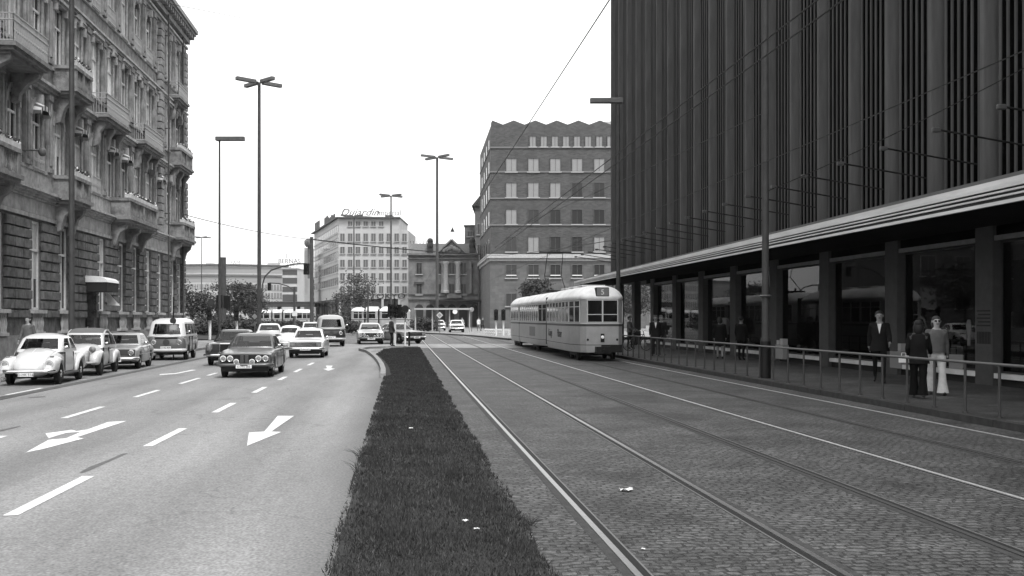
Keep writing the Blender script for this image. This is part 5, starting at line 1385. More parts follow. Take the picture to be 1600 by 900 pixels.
# dark double panel (backs of signs) near the box-headed lamp
x, y = W(345, 72); b = MB(); b.box(-.3, .12, -.05, .05, hg(482, 72), hg(461, 72)); b.box(.15, .6, .1, .2, hg(482, 72), hg(462, 72)); b.tube((-.1, .08, .1), (-.1, .08, hg(462, 72)), .05); o = b.build('signal_back', M_BLACK); o.location = (x, y, 0); o.rotation_euler = (0, 0, -TH); tag(o, 'pair of dark signal backs seen behind the lone box-headed street lamp', 'traffic light')
def sign(px_, Z, py, s, shape, m, label, base=.12, rear=None, txt=None):
    x, y = W(px_, Z); e = empty('road_sign', (x, y, base), label, 'road sign', None, -TH); zc = hg(py, Z)-base
    b = MB(); b.tube((0, .04, 0), (0, .04, zc+s*.3), .045, n=6); b.build('post', M_POLEG, e, smooth=50)
    b = MB(); n = {'diamond': 4, 'round': 20, 'square': 4}[shape]; off = 0 if shape != 'square' else math.pi/4
    b.ext([(s*math.cos(2*math.pi*k/n+off), zc+s*math.sin(2*math.pi*k/n+off)) for k in range(n)], 'y', -.02, 0); p = b.build('sign_plate', m, e)
    if shape == 'diamond' and m != M_BLACK:
        b = MB(); b.ext([(s*.62*math.cos(2*math.pi*k/n), zc+s*.62*math.sin(2*math.pi*k/n)) for k in range(n)], 'y', -.026, -.021); b.build('sign_centre', mat('sign_grey', .2, .5), p)
    return e
sign(398, 92, 494.5, .42, 'diamond', mat('sign_back', .03, .6), 'dark diamond-shaped sign back beside the tallest lamp mast')
sign(687, 118, 492.5, .38, 'diamond', mat('sign_pale', .4, .5), 'pale diamond priority sign on the tall lamp mast before the columned building')
sign(330, 95, 473, .32, 'round', mat('sign_back', .03, .6), 'round dark sign back before the left shrubs')
sign(633, 68, 483, .25, 'round', M_BLACK, 'round dark sign with a pale bar right of the signal cluster at the crossing')
sign(711, 132, 487, .3, 'round', M_WHITE, 'small pale round sign above the far cars, right of the tall mast')
sign(737, 128, 483.5, .28, 'round', mat('sign_grey', .2, .5), 'round grey stop sign on a white post near the brick block corner')
sign(460.5, 88, 490, .3, 'square', M_WHITE, 'small pale square sign left of the white office block above distant car roofs')
# no-parking sign in front of the van
x, y = G(271, 563); e = empty('parking_sign', (x, y, 0), 'thin sign pole with a small white plate in front of the parked minibus', 'road sign', None, -TH)
b = MB(); b.tube((0, 0, 0), (0, 0, hg(463, 43)), .03, n=8); b.build('post', M_BLACK, e); zc = hg(512, 43)
b = MB(); b.box(-.14, .14, -.045, -.032, zc-.1, zc+.1); b.build('sign_plate', M_WHITE, e)
b = MB(); b.lathe((0, -.045, zc+.28), [(.001, -.012), (.13, -.012), (.13, 0), (.001, 0)], 18, 'y'); b.build('round_plate', mat('sign_back', .03), e)
# signal cluster at the median nose
x, y = W(617, 62.5); e = empty('traffic_light', (x, y, .1), 'cluster of dark signal heads on a white post at the grass strip tip', 'traffic light', None, -TH)
zt = hg(482, 62.5)
b = MB(); b.tube((0, 0, 0), (0, 0, 2.0), .075, n=10); b.build('post', M_WHITE, e, smooth=50)
b = MB(); b.tube((0, 0, 1.99), (0, 0, hg(469, 62.5)), .05, n=8); b.build('upper_post', M_BLACK, e)
signal(e, -.22, -.1, 1.7, w=.32, h=.78, rz=.5); signal(e, .2, -.02, 1.65, w=.32, h=.8, rz=-.7); signal(e, .42, .1, 1.75, w=.45, h=.28, rz=0, name='signal_hood')
x, y = W(633, 64.5); e = empty('bollard_post', (x, y, .0), 'short white post beside the crossing signal', 'post')
b = MB(); b.tube((0, 0, 0), (0, 0, 1.5), .06, n=8); b.build('post', M_WHITE, e, smooth=50)
x, y = W(639.5, 61.8); b = MB(); b.tube((0, 0, 0), (0, 0, .85), .06, n=8); o = b.build('bollard', M_BLACK, smooth=50); o.location = (x, y, .1); tag(o, 'short dark bollard at the far tip of the grass strip', 'bollard')
# signals near the tram tail
for px_, lab in ((775, 'left one of the pair of traffic lights before the brick block'), (786.5, 'right one of the pair of traffic lights before the brick block')):
    signal_post(px_, 98, 483, lab, wpost=.07)
b = MB(); x, y = W(757, 108); b2 = W(795, 101)
for i in range(14):
    p = Vector(W(757, 106)).lerp(Vector(W(795, 99)), i/13); b.tube((p.x, p.y, .12), (p.x, p.y, .55), .05, n=5)
pa, pb = W(757, 106), W(795, 99); b.tube((*pa, .58), (*pb, .58), .06, n=5); b.tube((*pa, .3), (*pb, .3), .05, n=5)
o = b.build('low_fence', M_WHITE); tag(o, 'low white rail fence behind the tail of the near tram', 'fence')
# white frame (bus shelter like gantry) before the columned building
e = empty('shelter_frame', (*W(649, 124), .12), 'long pale shelter frame with thin posts before the columned building', 'shelter', None, -TH)
wd = (735-649)/F*124
for i, t in enumerate((0, .31, .62, .985)):
    b = MB(); b.tube((wd*t, 0, 0), (wd*t, 0, hg(484, 124)-.12), .09, n=6); b.build('post', mat('shelter_grey', .3, .6), e)
b = MB(); b.box(-.1, wd+.1, -.6, .6, hg(484, 124)-.12, hg(483, 124)); b.build('roof', mat('shelter_grey', .3, .6), e)

# ================================================================= PAVEMENT RAILING
x0_, y0_ = G(1560, 653.4, .12)
e = empty('pavement_railing', (9.68, 10, .12), 'long thin metal railing with upright posts along the right pavement kerb', 'railing')
b = MB(); b.tube((0, -6, .87), (0, 37.5, .87), .026, n=8); b.build('top_rail', M_POLEG, e, smooth=50)
y = y0_-8*1.053; pr = None
while y < 47:
    if y > 5:
        if pr is None:
            b = MB(); b.tube((0, 0, 0), (0, 0, .85), .026, n=8); b.tube((0, 0, 0), (0, 0, .02), .05, n=8); pr = b.build('post', M_POLE, e, smooth=50); pr.location = (0, y-10, 0)
        else: share(pr, e, (0, y-10, 0))
    y += 1.053

# ================================================================= WIRES
def sag(p, q, d, n=10):
    p, q = Vector(p), Vector(q); return [p.lerp(q, i/n)-Vector((0, 0, d*4*(i/n)*(1-i/n))) for i in range(n+1)]
def wire(pts, r, label, name='overhead_wire'):
    b = MB(); b.path(pts, r, 4); o = b.build(name, M_BLACK); return tag(o, label, 'wire')
XT = [2.4, 5.24, 8.1]
for x, lab, zz, rr in ((XT[0], 'contact wire above the nearest tram track, leftmost of the long wires', 5.45, .008), (XT[1], 'contact wire above the middle tram track', 5.55, .011), (XT[2], 'contact wire above the far tram track crossing the store front', 5.25, .01)):
    wire([(x, -4, zz), (x, 112, zz)], rr, lab)
wire(sag((XT[1]-.02, -4, 5.78), (XT[1], 60, 5.74), .0), .011, 'carrier wire just above the middle contact wire')
def WZ(px_, py, Z): return (*W(px_, Z), hg(py, Z))
wire(sag(WZ(290, 336, 77), WZ(487, 374, 115), .25), .035, 'span wire from the old building corner to the mast by the white office block')
wire(sag(WZ(487, 374, 115), WZ(752, 398, 165), .2), .08, 'thicker span wire crossing before the white office block')
wire(sag(WZ(752, 400, 160), WZ(1010, 366, 58), .3), .03, 'span wire crossing before the brick block to the store')
wire(sag(WZ(745, 272, 166), WZ(975, 272, 70), .3), .016, 'upper thin span wire before the brick block')
wire(sag(WZ(760, 370, 120), WZ(1196, 175, 28.7), .3), .012, 'slanting span wire running up to the thick mast by the railing')
wire(sag(WZ(1196, 300, 28.7), (14.1, 22, 7.5), .1), .012, 'short span wire from the thick mast to the store front')
wire(sag((XB+.2, 50, 17), WZ(383, 29, 70), .0), .02, 'short straight wire leaving the old building roof at the top left')
# hanging street light on wire
x, y = W(707, 130); b = MB(); b.lathe((0, 0, 0), [(.05, .5), (.1, .35), (.28, 0), (.22, -.02)], 10); b.tube((0, 0, .4), (0, 0, 1.2), .02, n=4); o = b.build('hanging_lamp', M_BLACK, smooth=50); o.location = (x, y, hg(362, 130)); tag(o, 'small dark lamp hanging from a wire against the sky right of the columned pediment', 'lamp')
wire([(x, y, hg(355, 130)), WZ(744, 318, 166)], .012, 'thin wire holding the small hanging lamp')

# ================================================================= PEOPLE
def capsule_chain(b, pts, rad, n=7, m=0):
    for (p, q, r0, r1) in zip(pts[:-1], pts[1:], rad[:-1], rad[1:]): b.tube(p, q, r0, r1, n, m)
def person(loc, rz, label, h=1.75, walk=.22, arms=(.1, -.1), elbow=(.25, .25), bend=(0, 0), top=.02, trousers=.02, coat=None, hair=.02, hairlen=0, skin=.28, shoes=.01, flare=0, bag=None, lean=0, tie=False, headturn=0, glasses=False, skirt=False, name='person'):
    s = h/1.75; e = empty(name, loc, label, 'person', None, rz)
    hip = .92; V = []; E = []; Rr = []; bone = []
    def add(p, r, par=None, bn='t'):
        V.append(Vector(p)*s); Rr.append(r*s); bone.append(bn)
        if par is not None: E.append((par, len(V)-1))
        return len(V)-1
    fy = -1
    pel = add((0, 0, .96), .135, None, 't')
    w = add((0, -.01+lean*.1, 1.1), .12, pel); ch = add((0, -.01+lean*.25, 1.27), .15, w); up = add((0, lean*.32, 1.40), .12, ch); nk = add((0, lean*.36-.01, 1.49), .055, up, 'n'); jaw = add((0, lean*.38-.035, 1.57), .07, nk, 'n'); cr = add((0, lean*.38-.01, 1.66), .093, jaw, 'n'); add((0, lean*.38, 1.71), .07, cr, 'n')
    legs = []
    for sg in (-1, 1):
        hp = add((sg*.095, 0, .88), .1, pel, 'l'); f = sg*walk
        kn = add((sg*.1, -f*.5-.03, .5), .062, hp, 'l'); an = add((sg*.1, -f+.02*0, .10+max(0, -f)*.12), .04, kn, 'l'); 
        add((sg*.11, -f-.1, .045+max(0, -f)*.04), .038, an, 'f'); add((sg*.115, -f-.19, .035+max(0, -f)*.02), .03, len(V)-1, 'f')
        legs.append((Vector(V[hp]), Vector(V[kn]), Vector(V[an])))
    hands = []; armp = []
    for i, sg in enumerate((-1, 1)):
        sh = add((sg*.17, lean*.3, 1.4), .062, up, 't'); el = add((sg*(.23), -math.sin(arms[i])*.28+lean*.25, 1.4-math.cos(arms[i])*.28), .045, sh, 'a')
        a2 = arms[i]+elbow[i]; wr = add((sg*.24-sg*bend[i]*.2, V[el].y/s-math.sin(a2)*.25, V[el].z/s-math.cos(a2)*.25), .03, el, 'a')
        d = Vector((0, -math.sin(a2), -math.cos(a2))); hd = Vector(V[wr])/s+d*.06; hn = add(hd, .036, wr, 'n'); hands.append((hd, d, sg)); armp.append((Vector(V[sh]), Vector(V[el]), Vector(V[wr])))
    me = bpy.data.meshes.new('p'); me.from_pydata(V, E, []); o = bpy.data.objects.new('p', me); COL.objects.link(o)
    sk = o.modifiers.new('s', 'SKIN'); 
    for i, sv in enumerate(me.skin_vertices[0].data):
        f = 1.0; sv.radius = (Rr[i]*(1.28 if bone[i] == 't' else 1), Rr[i]*(.82 if bone[i] == 't' else 1)); sv.use_root = (i == 0)
    o.modifiers.new('u', 'SUBSURF').levels = 2
    bpy.context.view_layer.update()
    m2 = bpy.data.meshes.new_from_object(o.evaluated_get(bpy.context.evaluated_depsgraph_get()))
    bpy.data.objects.remove(o)
    M_SK = mat('skin_%02d' % int(skin*100), skin, .5); mt = mat('cloth_%03d' % int(top*1000), top, .95, spec=.05, var=.2, scale=6); mt2 = mat('cloth_%03d' % int(trousers*1000), trousers, .95, spec=.05, var=.2, scale=6); ms = mat('shoe_%02d' % int(shoes*100), shoes, .6)
    b = MB(); b.v = [tuple(v.co) for v in m2.vertices]
    segs = [(V[a], V[c], bone[c]) for a, c in E]
    def near(p):
        best = None
        for a, c, bn in segs:
            ab = c-a; t = max(0, min(1, (p-a).dot(ab)/max(1e-9, ab.length_squared))); dd = (p-(a+ab*t)).length
            if best is None or dd < best[0]: best = (dd, bn)
        return best[1]
    for p in m2.polygons:
        b.f.append(tuple(p.vertices)); bn = near(p.center)
        if bn == 't' and p.center.z < .98*s: bn = 'l'
        b.m.append({'t': 1, 'a': 1, 'l': 2, 'n': 0, 'f': 3}[bn] if not (skirt and bn == 'l' and p.center.z < .6*s) else 0)
    # fingers, nose, ears added to the body
    for hd, d, sg in hands:
        d = d.normalized(); sd_ = Vector((0, 1, 0)) if abs(d.y) < .7 else Vector((0, 0, 1)); inn = Vector((-sg, 0, 0))
        for k in range(4):
            o_ = sd_*(.03-.02*k); L1 = (.038, .045, .042, .034)[k]
            p0 = (hd+d*.02+o_)*s; p1 = p0+(d*L1+inn*.008)*s; p2 = p1+(d*L1*.7+inn*.022)*s
            b.tube(p0, p1, .009*s, .008*s, 5); b.tube(p1, p2, .008*s, .006*s, 5)
        p0 = (hd+sd_*.03-d*.01)*s; b.tube(p0, p0+(sd_*.03+d*.03+inn*.01)*s, .011*s, .008*s, 5)
    hc = Vector((0, lean*.38-.01, 1.64)); b.tube((hc+Vector((0, -.095, .015)))*s, (hc+Vector((0, -.12, -.03)))*s, .008*s, .017*s, 6)
    for sg in (-1, 1): b.ball((hc+Vector((sg*.09, .01, 0)))*s, (.012*s, .022*s, .032*s), 5)
    body = b.build('body', [M_SK, mt, mt2, ms], e, smooth=75)
    fb = MB()
    for sg in (-1, 1): fb.ball((hc+Vector((sg*.033, -.088, .015)))*s, (.013*s, .008*s, .008*s), 5)
    fb.box(-.025*s, .025*s, (hc.y-.096)*s, (hc.y-.085)*s, (hc.z-.06)*s, (hc.z-.05)*s); fb.build('face', M_BLACK, body)
    # hair
    hb = MB(); hb.ball((hc+Vector((0, .028, .045)))*s, (.094*s, .098*s, .088*s), 10)
    if hairlen: hb.ball((hc+Vector((0, .045, -.03-hairlen*.3)))*s, ((.105+hairlen*.1)*s, .085*s, (.1+hairlen*.5)*s), 10)
    hb.build('hair', mat('hair_%02d' % int(hair*100), hair, .6), body, smooth=60)
    if glasses:
        gb = MB(); 
        for sg in (-1, 1): gb.ball((hc+Vector((sg*.036, -.1, .014)))*s, (.032*s, .01*s, .024*s), 6)
        gb.build('sunglasses', M_BLACK, e, smooth=60)
    if coat:
        hem, cg = coat; rs = []
        for z, wx, wy in ((1.46, .085, .075), (1.43, .17, .1), (1.38, .205, .125), (1.25, .2, .14), (1.08, .175, .13), (.95, .2, .145), (hem, .225+(.95-hem)*.12, .16+(.95-hem)*.15)):
            ly = lean*.3*max(0, min(1, (z-.9)/.5)); rs.append([(wx*s*math.cos(2*math.pi*k/18), (ly+wy*math.sin(2*math.pi*k/18))*s, z*s) for k in range(18)])
        cb_ = MB(); cb_.rings(rs[::-1], cap=False)
        mc = mat('coat_%03d' % int(cg*1000), cg, .95, spec=.05, var=.2, scale=5)
        for a_ in armp:
            cb_.tube(a_[0], a_[1], .072*s, .06*s, 10); cb_.tube(a_[1], a_[1].lerp(a_[2], .9), .06*s, .048*s, 10)
            cb_.ball(tuple(a_[0]), .078*s, 8); cb_.ball(tuple(a_[1]), .06*s, 7)
        cb_.build('coat', mc, body, smooth=60)
        if tie:
            t_ = MB(); t_.ext([(-.05*s, 1.45*s), (.05*s, 1.45*s), (0, 1.2*s)], 'y', (-.145+lean*.25)*s, (-.13+lean*.25)*s); t_.build('shirt_front', M_WHITE, body)
    if flare:
        for lg in legs:
            fb = MB(); rs = []
            for t, r in ((0, .115), (.5, .095), (1.0, .075)): p = lg[0].lerp(lg[1], t); rs.append([(p.x+r*s*math.cos(2*math.pi*k/14), p.y+r*s*math.sin(2*math.pi*k/14), p.z) for k in range(14)])
            for t, r in ((.5, .09), (1.0, .085+flare)): p = lg[1].lerp(lg[2], t); rs.append([(p.x+r*s*math.cos(2*math.pi*k/14), p.y+r*s*math.sin(2*math.pi*k/14), p.z-.04*s*(t == 1)) for k in range(14)])
            fb.rings(rs); fb.build('trouser_leg', mt2, body, smooth=60)
    if skirt:
        rs = [[(wx*s*math.cos(2*math.pi*k/16), wy*s*math.sin(2*math.pi*k/16), z*s) for k in range(16)] for z, wx, wy in ((1.0, .15, .12), (.85, .2, .16), (.55, .23, .19))]
        sk_ = MB(); sk_.rings(rs); sk_.build('skirt', mt, body, smooth=60)
    return e, hands, s
def bagm(e, x, y, z, w, d, h, m, name='bag', label='', s=1, world_=None):
    pass
PV = .12
def PG(px_, py): return (*G(px_, py, PV), PV)
person(PG(1435, 622), R(150), 'person in a dark jacket and black trousers, seen from behind beside the white-trousered person', h=1.58, walk=.14, top=.06, trousers=.008, coat=(.78, .01), hair=.012, hairlen=.12, arms=(.35, .2), elbow=(.7, .4), flare=.03, skin=.22, lean=-.12, shoes=.2)
p1 = bpy.data.objects[-1] if False else None
person(PG(1463, 617), R(-14), 'person in white flared trousers and light blouse wearing sunglasses behind the railing', h=1.66, walk=.16, top=.1, trousers=.45, coat=(.95, .085), hair=.03, hairlen=.05, arms=(.15, -.2), elbow=(.35, .2), flare=.045, glasses=True, skin=.3)
person(PG(1374, 598), R(-25), 'person in a dark suit with white shirt front walking past the shop pillar', h=1.8, walk=.3, top=.012, trousers=.012, coat=(.78, .012), hair=.015, arms=(-.4, .35), elbow=(.3, .6), tie=True, skin=.2, lean=-.08)
person(PG(1024, 556.5), R(-8), 'person with big dark hair and dark jacket over a pale shirt near the tram front', h=1.74, walk=.22, top=.012, trousers=.03, coat=(.85, .012), hair=.01, hairlen=.08, arms=(.3, -.3), elbow=(.2, .2), tie=True, skin=.16, flare=.02)
person(PG(1033, 555.5), R(-5), 'person in a long dark coat right of the big-haired person near the tram', h=1.74, walk=.18, top=.015, trousers=.02, coat=(.75, .015), hair=.05, arms=(-.15, .15), elbow=(.1, .3), skin=.2)
person(PG(983.5, 545), R(60), 'person in a grey jacket standing just right of the tram front', h=1.72, walk=.08, top=.08, trousers=.03, coat=(.9, .08), hair=.012, arms=(.3, .3), elbow=(.8, .8), skin=.2)
person(PG(1125, 561), R(160), 'person in a long black coat with pale legs facing the shop windows', h=1.66, walk=.14, top=.01, trousers=.01, coat=(.55, .008), hair=.01, hairlen=.05, arms=(.1, -.1), elbow=(.3, .3), skirt=True, skin=.25)
person(PG(1158, 563), R(140), 'person in black standing close to the shop glass beside the display table', h=1.68, walk=.05, top=.008, trousers=.008, coat=(.8, .008), hair=.01, arms=(.1, .1), elbow=(.4, .4), skin=.12)
person((*W(611.5, 61.5), .1), R(110), 'person in a grey coat waiting at the tip of the grass strip', h=1.74, walk=.1, top=.03, trousers=.012, coat=(.8, .035), hair=.012, arms=(.1, .2), elbow=(.3, .4), skin=.2)
x, y = (-12.6, 37.3)
person((x, y, PV), R(-20), 'person in a grey jacket on the left pavement behind the beetle-shaped car', h=1.68, walk=.2, top=.1, trousers=.05, coat=(.9, .1), hair=.02, hairlen=.04, arms=(.2, -.2), elbow=(.3, .3))
for i, (px_, lab) in enumerate(((722, 'tiny pale-dressed person waiting left under the brick block wall'), (748, 'tiny person in white standing at the brick block corner'), (754, 'tiny dark-dressed person at the brick block corner'))):
    person((*W(px_, 134), .12), R(20*i), lab, h=1.7, top=(.3, .5, .03)[i], trousers=(.05, .2, .02)[i], coat=(.85, (.3, .5, .03)[i]), hair=.02)
# things people carry: a small white bag
def small_bag(pos, s, m, label):
    b = MB(); b.box(-s*.5, s*.5, -s*.15, s*.15, -s*.7, 0); o = b.build('bag', m, bevel=.01); o.location = pos
    h = MB(); h.path([(-s*.25, 0, 0), (-s*.2, 0, s*.3), (s*.2, 0, s*.3), (s*.25, 0, 0)], .006, 4); h.build('handle', m, o); tag(o, label, 'bag')
a = PG(1435, 622)
x, y = W(1412, 21.4); small_bag((x, y, hg(556, 21.4)), .2, M_WHITE, 'small white bag held by the person in the dark coat')
# bicycle near tram front
def bicycle(loc, rz, label):
    e = empty('bicycle', loc, label, 'bicycle', None, rz)
    for x in (-.52, .52):
        b = MB(); n = 20
        for k in range(n):
            a0, a1 = 2*math.pi*k/n, 2*math.pi*(k+1)/n; b.tube((x+.33*math.cos(a0), 0, .34+.33*math.sin(a0)), (x+.33*math.cos(a1), 0, .34+.33*math.sin(a1)), .018, n=4)
        for k in range(8): a0 = math.pi*k/4; b.tube((x, 0, .34), (x+.32*math.cos(a0), 0, .34+.32*math.sin(a0)), .004, n=3)
        b.build('wheel', M_RUBBER, e)
    b = MB(); J = dict(bb=(-.05, 0, .3), seat=(-.18, 0, .8), head=(.36, 0, .82), rw=(-.52, 0, .34), fw=(.52, 0, .34), hb=(.33, 0, 1.0))
    for p, q in (('bb', 'seat'), ('bb', 'head'), ('seat', 'head'), ('rw', 'bb'), ('rw', 'seat'), ('fw', 'hb')): b.tube(J[p], J[q], .018, n=5)
    b.build('frame', M_BLACK, e); b = MB(); b.tube((.3, -.25, 1.0), (.3, .25, 1.0), .015, n=5); b.build('handlebar', M_CHROME, e)
    b = MB(); b.ball((-.2, 0, .86), (.13, .07, .04), 6); b.build('saddle', M_BLACK, e)
x, y, z = PG(996, 548); bicycle((x, y, z), R(20), 'dark bicycle standing behind the railing right of the tram front')

# ================================================================= TREES AND SHRUBS
def tree(px_, Z, h, rx, label, n=900, leaf=.17, trunk=.14, base=0, seed=0, name='tree', ch=None, rz_=None, dens=1, m=None, g=None):
    n = int(n*1.8); rnd = random.Random(seed); x, y = W(px_, Z); e = empty(name, (x, y, base), label, 'tree' if name == 'tree' else 'shrub', g)
    b = MB(); cb0 = ch if ch is not None else h*.35
    ends = []
    if name == 'tree':
        p = Vector((0, 0, 0)); q = Vector((rnd.uniform(-.2, .2), 0, cb0)); b.tube(p, q, trunk, trunk*.75, 7)
        for i in range(9):
            a = rnd.uniform(0, 6.28); r = rnd.uniform(.3, .8)*rx; t = Vector((math.cos(a)*r, math.sin(a)*r, lerp(cb0, h, rnd.uniform(.35, .95)))); mid = q.lerp(t, .5)+Vector((0, 0, .2*h*.2)); b.tube(q, mid, trunk*.5, trunk*.3, 5); b.tube(mid, t, trunk*.3, trunk*.08, 4); ends.append(t)
        b.build('trunk', M_BARK, e, smooth=60)
    else:
        for i in range(6):
            a = rnd.uniform(0, 6.28); t = Vector((math.cos(a)*rx*.5, math.sin(a)*rx*.5, h*.7)); b.tube((0, 0, 0), t, .03, .01, 4); ends.append(t)
        b.build('stems', M_BARK, e)
    cb = MB(); cz_, hz = (cb0*.85+h)/2, (h-cb0*.85)/2
    cl = [(rnd.uniform(-1, 1), rnd.uniform(-1, 1), rnd.uniform(-1, 1)) for _ in range(26)]
    cl = [(a_/max(1, math.sqrt(a_*a_+b_*b_+c_*c_)), b_/max(1, math.sqrt(a_*a_+b_*b_+c_*c_)), c_/max(1, math.sqrt(a_*a_+b_*b_+c_*c_))) for a_, b_, c_ in cl]
    for i in range(n):
        c0 = rnd.choice(cl); s_ = .3
        c = Vector(((c0[0]*.8+rnd.gauss(0, .2))*rx, (c0[1]*.8+rnd.gauss(0, .2))*rx, cz_+(c0[2]*.85+rnd.gauss(0, .18))*hz))
        if c.z < .05: continue
        a = Vector((rnd.gauss(0, 1), rnd.gauss(0, 1), rnd.gauss(0, .7))).normalized(); d = a.orthogonal().normalized(); d = (d*math.cos(i)+a.cross(d)*math.sin(i)); L = leaf*rnd.uniform(.5, 1.3)
        cb.face([c-a*L, c-d*L*.55, c+a*L, c+d*L*.55], 0 if rnd.random() < .6 else 1)
    cb.build('crown' if name == 'tree' else 'foliage', [M_LEAF, M_LEAFD], e)
    return e
tree(302, 120, hg(445, 120), 2.3, 'dark young tree at the left just beyond the old building corner', 1500, seed=1, ch=1.5)
tree(366, 150, hg(442, 150), 4.3, 'largest round tree before the long curved building left of the tallest mast', 3200, leaf=.2, seed=2, ch=2)
tree(560, 150, hg(428, 150), 3.0, 'slender tree with open crown before the white office block', 900, leaf=.17, seed=4, ch=3.5)
tree(545, 165, hg(455, 165), 3.2, 'low bushy tree at the foot of the white office block', 1300, seed=5, ch=1)
tree(838, 118, hg(435, 118), 1.9, 'open-crowned tree rising above the roof of the near tram', 1000, seed=6, ch=4.5)
tree(1000, 140, hg(436, 140), 4.5, 'leafy tree visible under the canopy end behind the pedestrians', 2200, seed=7, ch=2.5)
tree(970, 150, hg(440, 150), 4.5, 'leafy tree behind the front of the near tram', 1400, seed=17, ch=2.5)
for i, (px_, Z, top, rx) in enumerate(((305, 108, 500, 2.4), (325, 105, 503, 2.6), (350, 100, 504, 2.8), (375, 104, 501, 2.6), (392, 100, 505, 2.4), (432, 120, 503, 2.8), (338, 112, 494, 2.8))):
    tree(px_, Z, hg(top, Z), rx, ['lowest', 'broad', 'round', 'ragged', 'small', 'flat', 'tall'][i]+' dark shrub '+['by the building corner', 'left of the box-headed lamp', 'under the box-headed lamp', 'behind the black saloon', 'left of the tallest mast', 'right of the tallest mast', 'behind the pair of signal backs'][i], 2200, leaf=.14, base=.15, seed=20+i, name='shrub', ch=0, g='shrubs in the planted bed')
for i, (px_, Z, top, rx, lab) in enumerate(((520, 125, 492, 2.0, 'shrub before the ground floor of the white office block'), (662, 130, 498, 1.8, 'dark shrub right of the broadside tram'), (535, 112, 502, 2.4, 'low dark shrub left of the broadside tram'), (452, 110, 503, 2.2, 'low shrub between distant car roofs and the elevated road'))):
    tree(px_, Z, hg(top, Z), rx, lab, 1500, leaf=.14, base=.12, seed=40+i, name='shrub', ch=0)

# ================================================================= BACKGROUND BUILDINGS
def bld(name, px_, Z, label, rot=0, cat='building'):
    return empty(name, (*W(px_, Z), 0), label, cat, None, -TH+rot)
def win_grid(e, items, y=0, frame=.12, deep=.25, mframe=None, mglass=None, blinds=None, name='window', lintel=False):
    cache = {}
    for (x0, x1, z0, z1, k) in items:
        key = (round(x1-x0, 2), round(z1-z0, 2), k)
        if key in cache: o = share(cache[key], e, ((x0+x1)/2, y, z0)); continue
        w = (x1-x0)/2; h = z1-z0; b = MB()
        b.box(-w, w, -.02, .02, 0, h, 1 if k == 0 else 2); b.box(-w-frame, -w, -.1, .05, -.02, h+frame); b.box(w, w+frame, -.1, .05, -.02, h+frame); b.box(-w, w, -.1, .05, h, h+frame); b.box(-w-frame-.1, w+frame+.1, -.18, .05, -.2, -.02, 3)
        b.box(-.03, .03, -.05, -.021, 0, h, 0)
        if k == 2: b.box(-w, w, -.035, -.022, h*.55, h, 2)
        o = b.build(name, [mframe or M_STONE, mglass or M_GLASSM, M_BLIND, mat('sill_grey', .28, .7)], e); o.location = ((x0+x1)/2, y, z0); cache[key] = o
# --- brick block with zigzag roof
Z = 165; u = Z/F; e = bld('brick_office_block', 767, Z, 'tall dark brick office block with a zigzag roof edge beyond the tram')
def zx(p): return (p-767)*u
def zz_(p): return hg(p, Z)
top = zz_(196); Wd = zx(1008); mid = zz_(400)
b = MB(); b.prism([(0, 0), (Wd, 0), (Wd, 30), (-2.6, 30)], mid, top-.01); b.build('upper_wall', M_BRICK, e)
b = MB(); b.prism([(-.1, -.12), (Wd+.1, -.12), (Wd+.1, 30.1), (-2.75, 30.1)], 0, mid); b.build('lower_wall', M_ASHLAR, e)
b = MB(); pk_ = 33.7*u; x = -.3*pk_+(773-767)*u*0; n = 0; poly_ = [(0, top-.01), (Wd, top-.01)]; pts = []
xx = zx(769); 
pts = [(0, top+.35)]
while xx < Wd: pts.append((xx, zz_(188))); pts.append((min(Wd, xx+pk_*.5), zz_(194.5))); xx += pk_
pts = [p for p in pts if p[0] <= Wd]; pts.append((Wd, zz_(192)))
b.ext([(0, top-.01), (Wd, top-.01)]+pts[::-1], 'y', 0, .4)
b.build('zigzag_parapet', M_BRICK, e)
b = MB(); b.prism([(-.6, -.7), (Wd+.2, -.7), (Wd+.2, 30), (-3.3, 30)], mid-.35, mid+.25); b.prism([(-.25, -.3), (Wd+.2, -.3), (Wd+.2, 30), (-3, 30)], mid-.8, mid-.36); b.build('cornice', mat('cornice_white', .33, .7, var=.2), e)
b = MB()
for py in (230.5, 268.5, 310, 351.5): b.prism([(-.12, -.14), (Wd, -.14), (Wd, 30), (-2.7, 30)], zz_(py)-.12, zz_(py)+.12)
b.build('ledges', mat('brick_ledge', .13, .8), e)
cols = [(791, 807), (825.5, 841.5), (860, 875.5), (894, 909.5), (928.5, 944), (962.5, 978)]
it = []
pat = [[1, 1, 1, 1, 1, 1], [1, 2, 1, 0, 0, 1], [2, 0, 0, 0, 0, 0], [0, 1, 0, 0, 1, 0]]
for r, (ya, yb) in enumerate(((248, 268), (286, 308), (328, 350), (370.5, 393))):
    for c, (xa, xb) in enumerate(cols): it.append((zx(xa), zx(xb), zz_(yb), zz_(ya), pat[r][c]))
win_grid(e, it, -.05, mframe=M_BRICK)
it = [(zx(828+i*17.3), zx(837+i*17.3), zz_(229), zz_(213), 1) for i in range(10)]; win_grid(e, it, -.05, mframe=M_BRICK)
it = []
for (ya, yb) in ((414, 434), (459, 478)):
    for (xa, xb) in cols: it.append((zx(xa), zx(xb), zz_(yb), zz_(ya), 0))
win_grid(e, it, -.18, mframe=M_ASHLAR)
b = MB()
for (xa, xb) in cols: b.box(zx(xa), zx(xb), -.3, -.13, zz_(436), zz_(434.3)); b.box(zx(xa), zx(xb), -.3, -.13, zz_(431), zz_(429.6))
b.build('window_bars', M_WHITE, e)
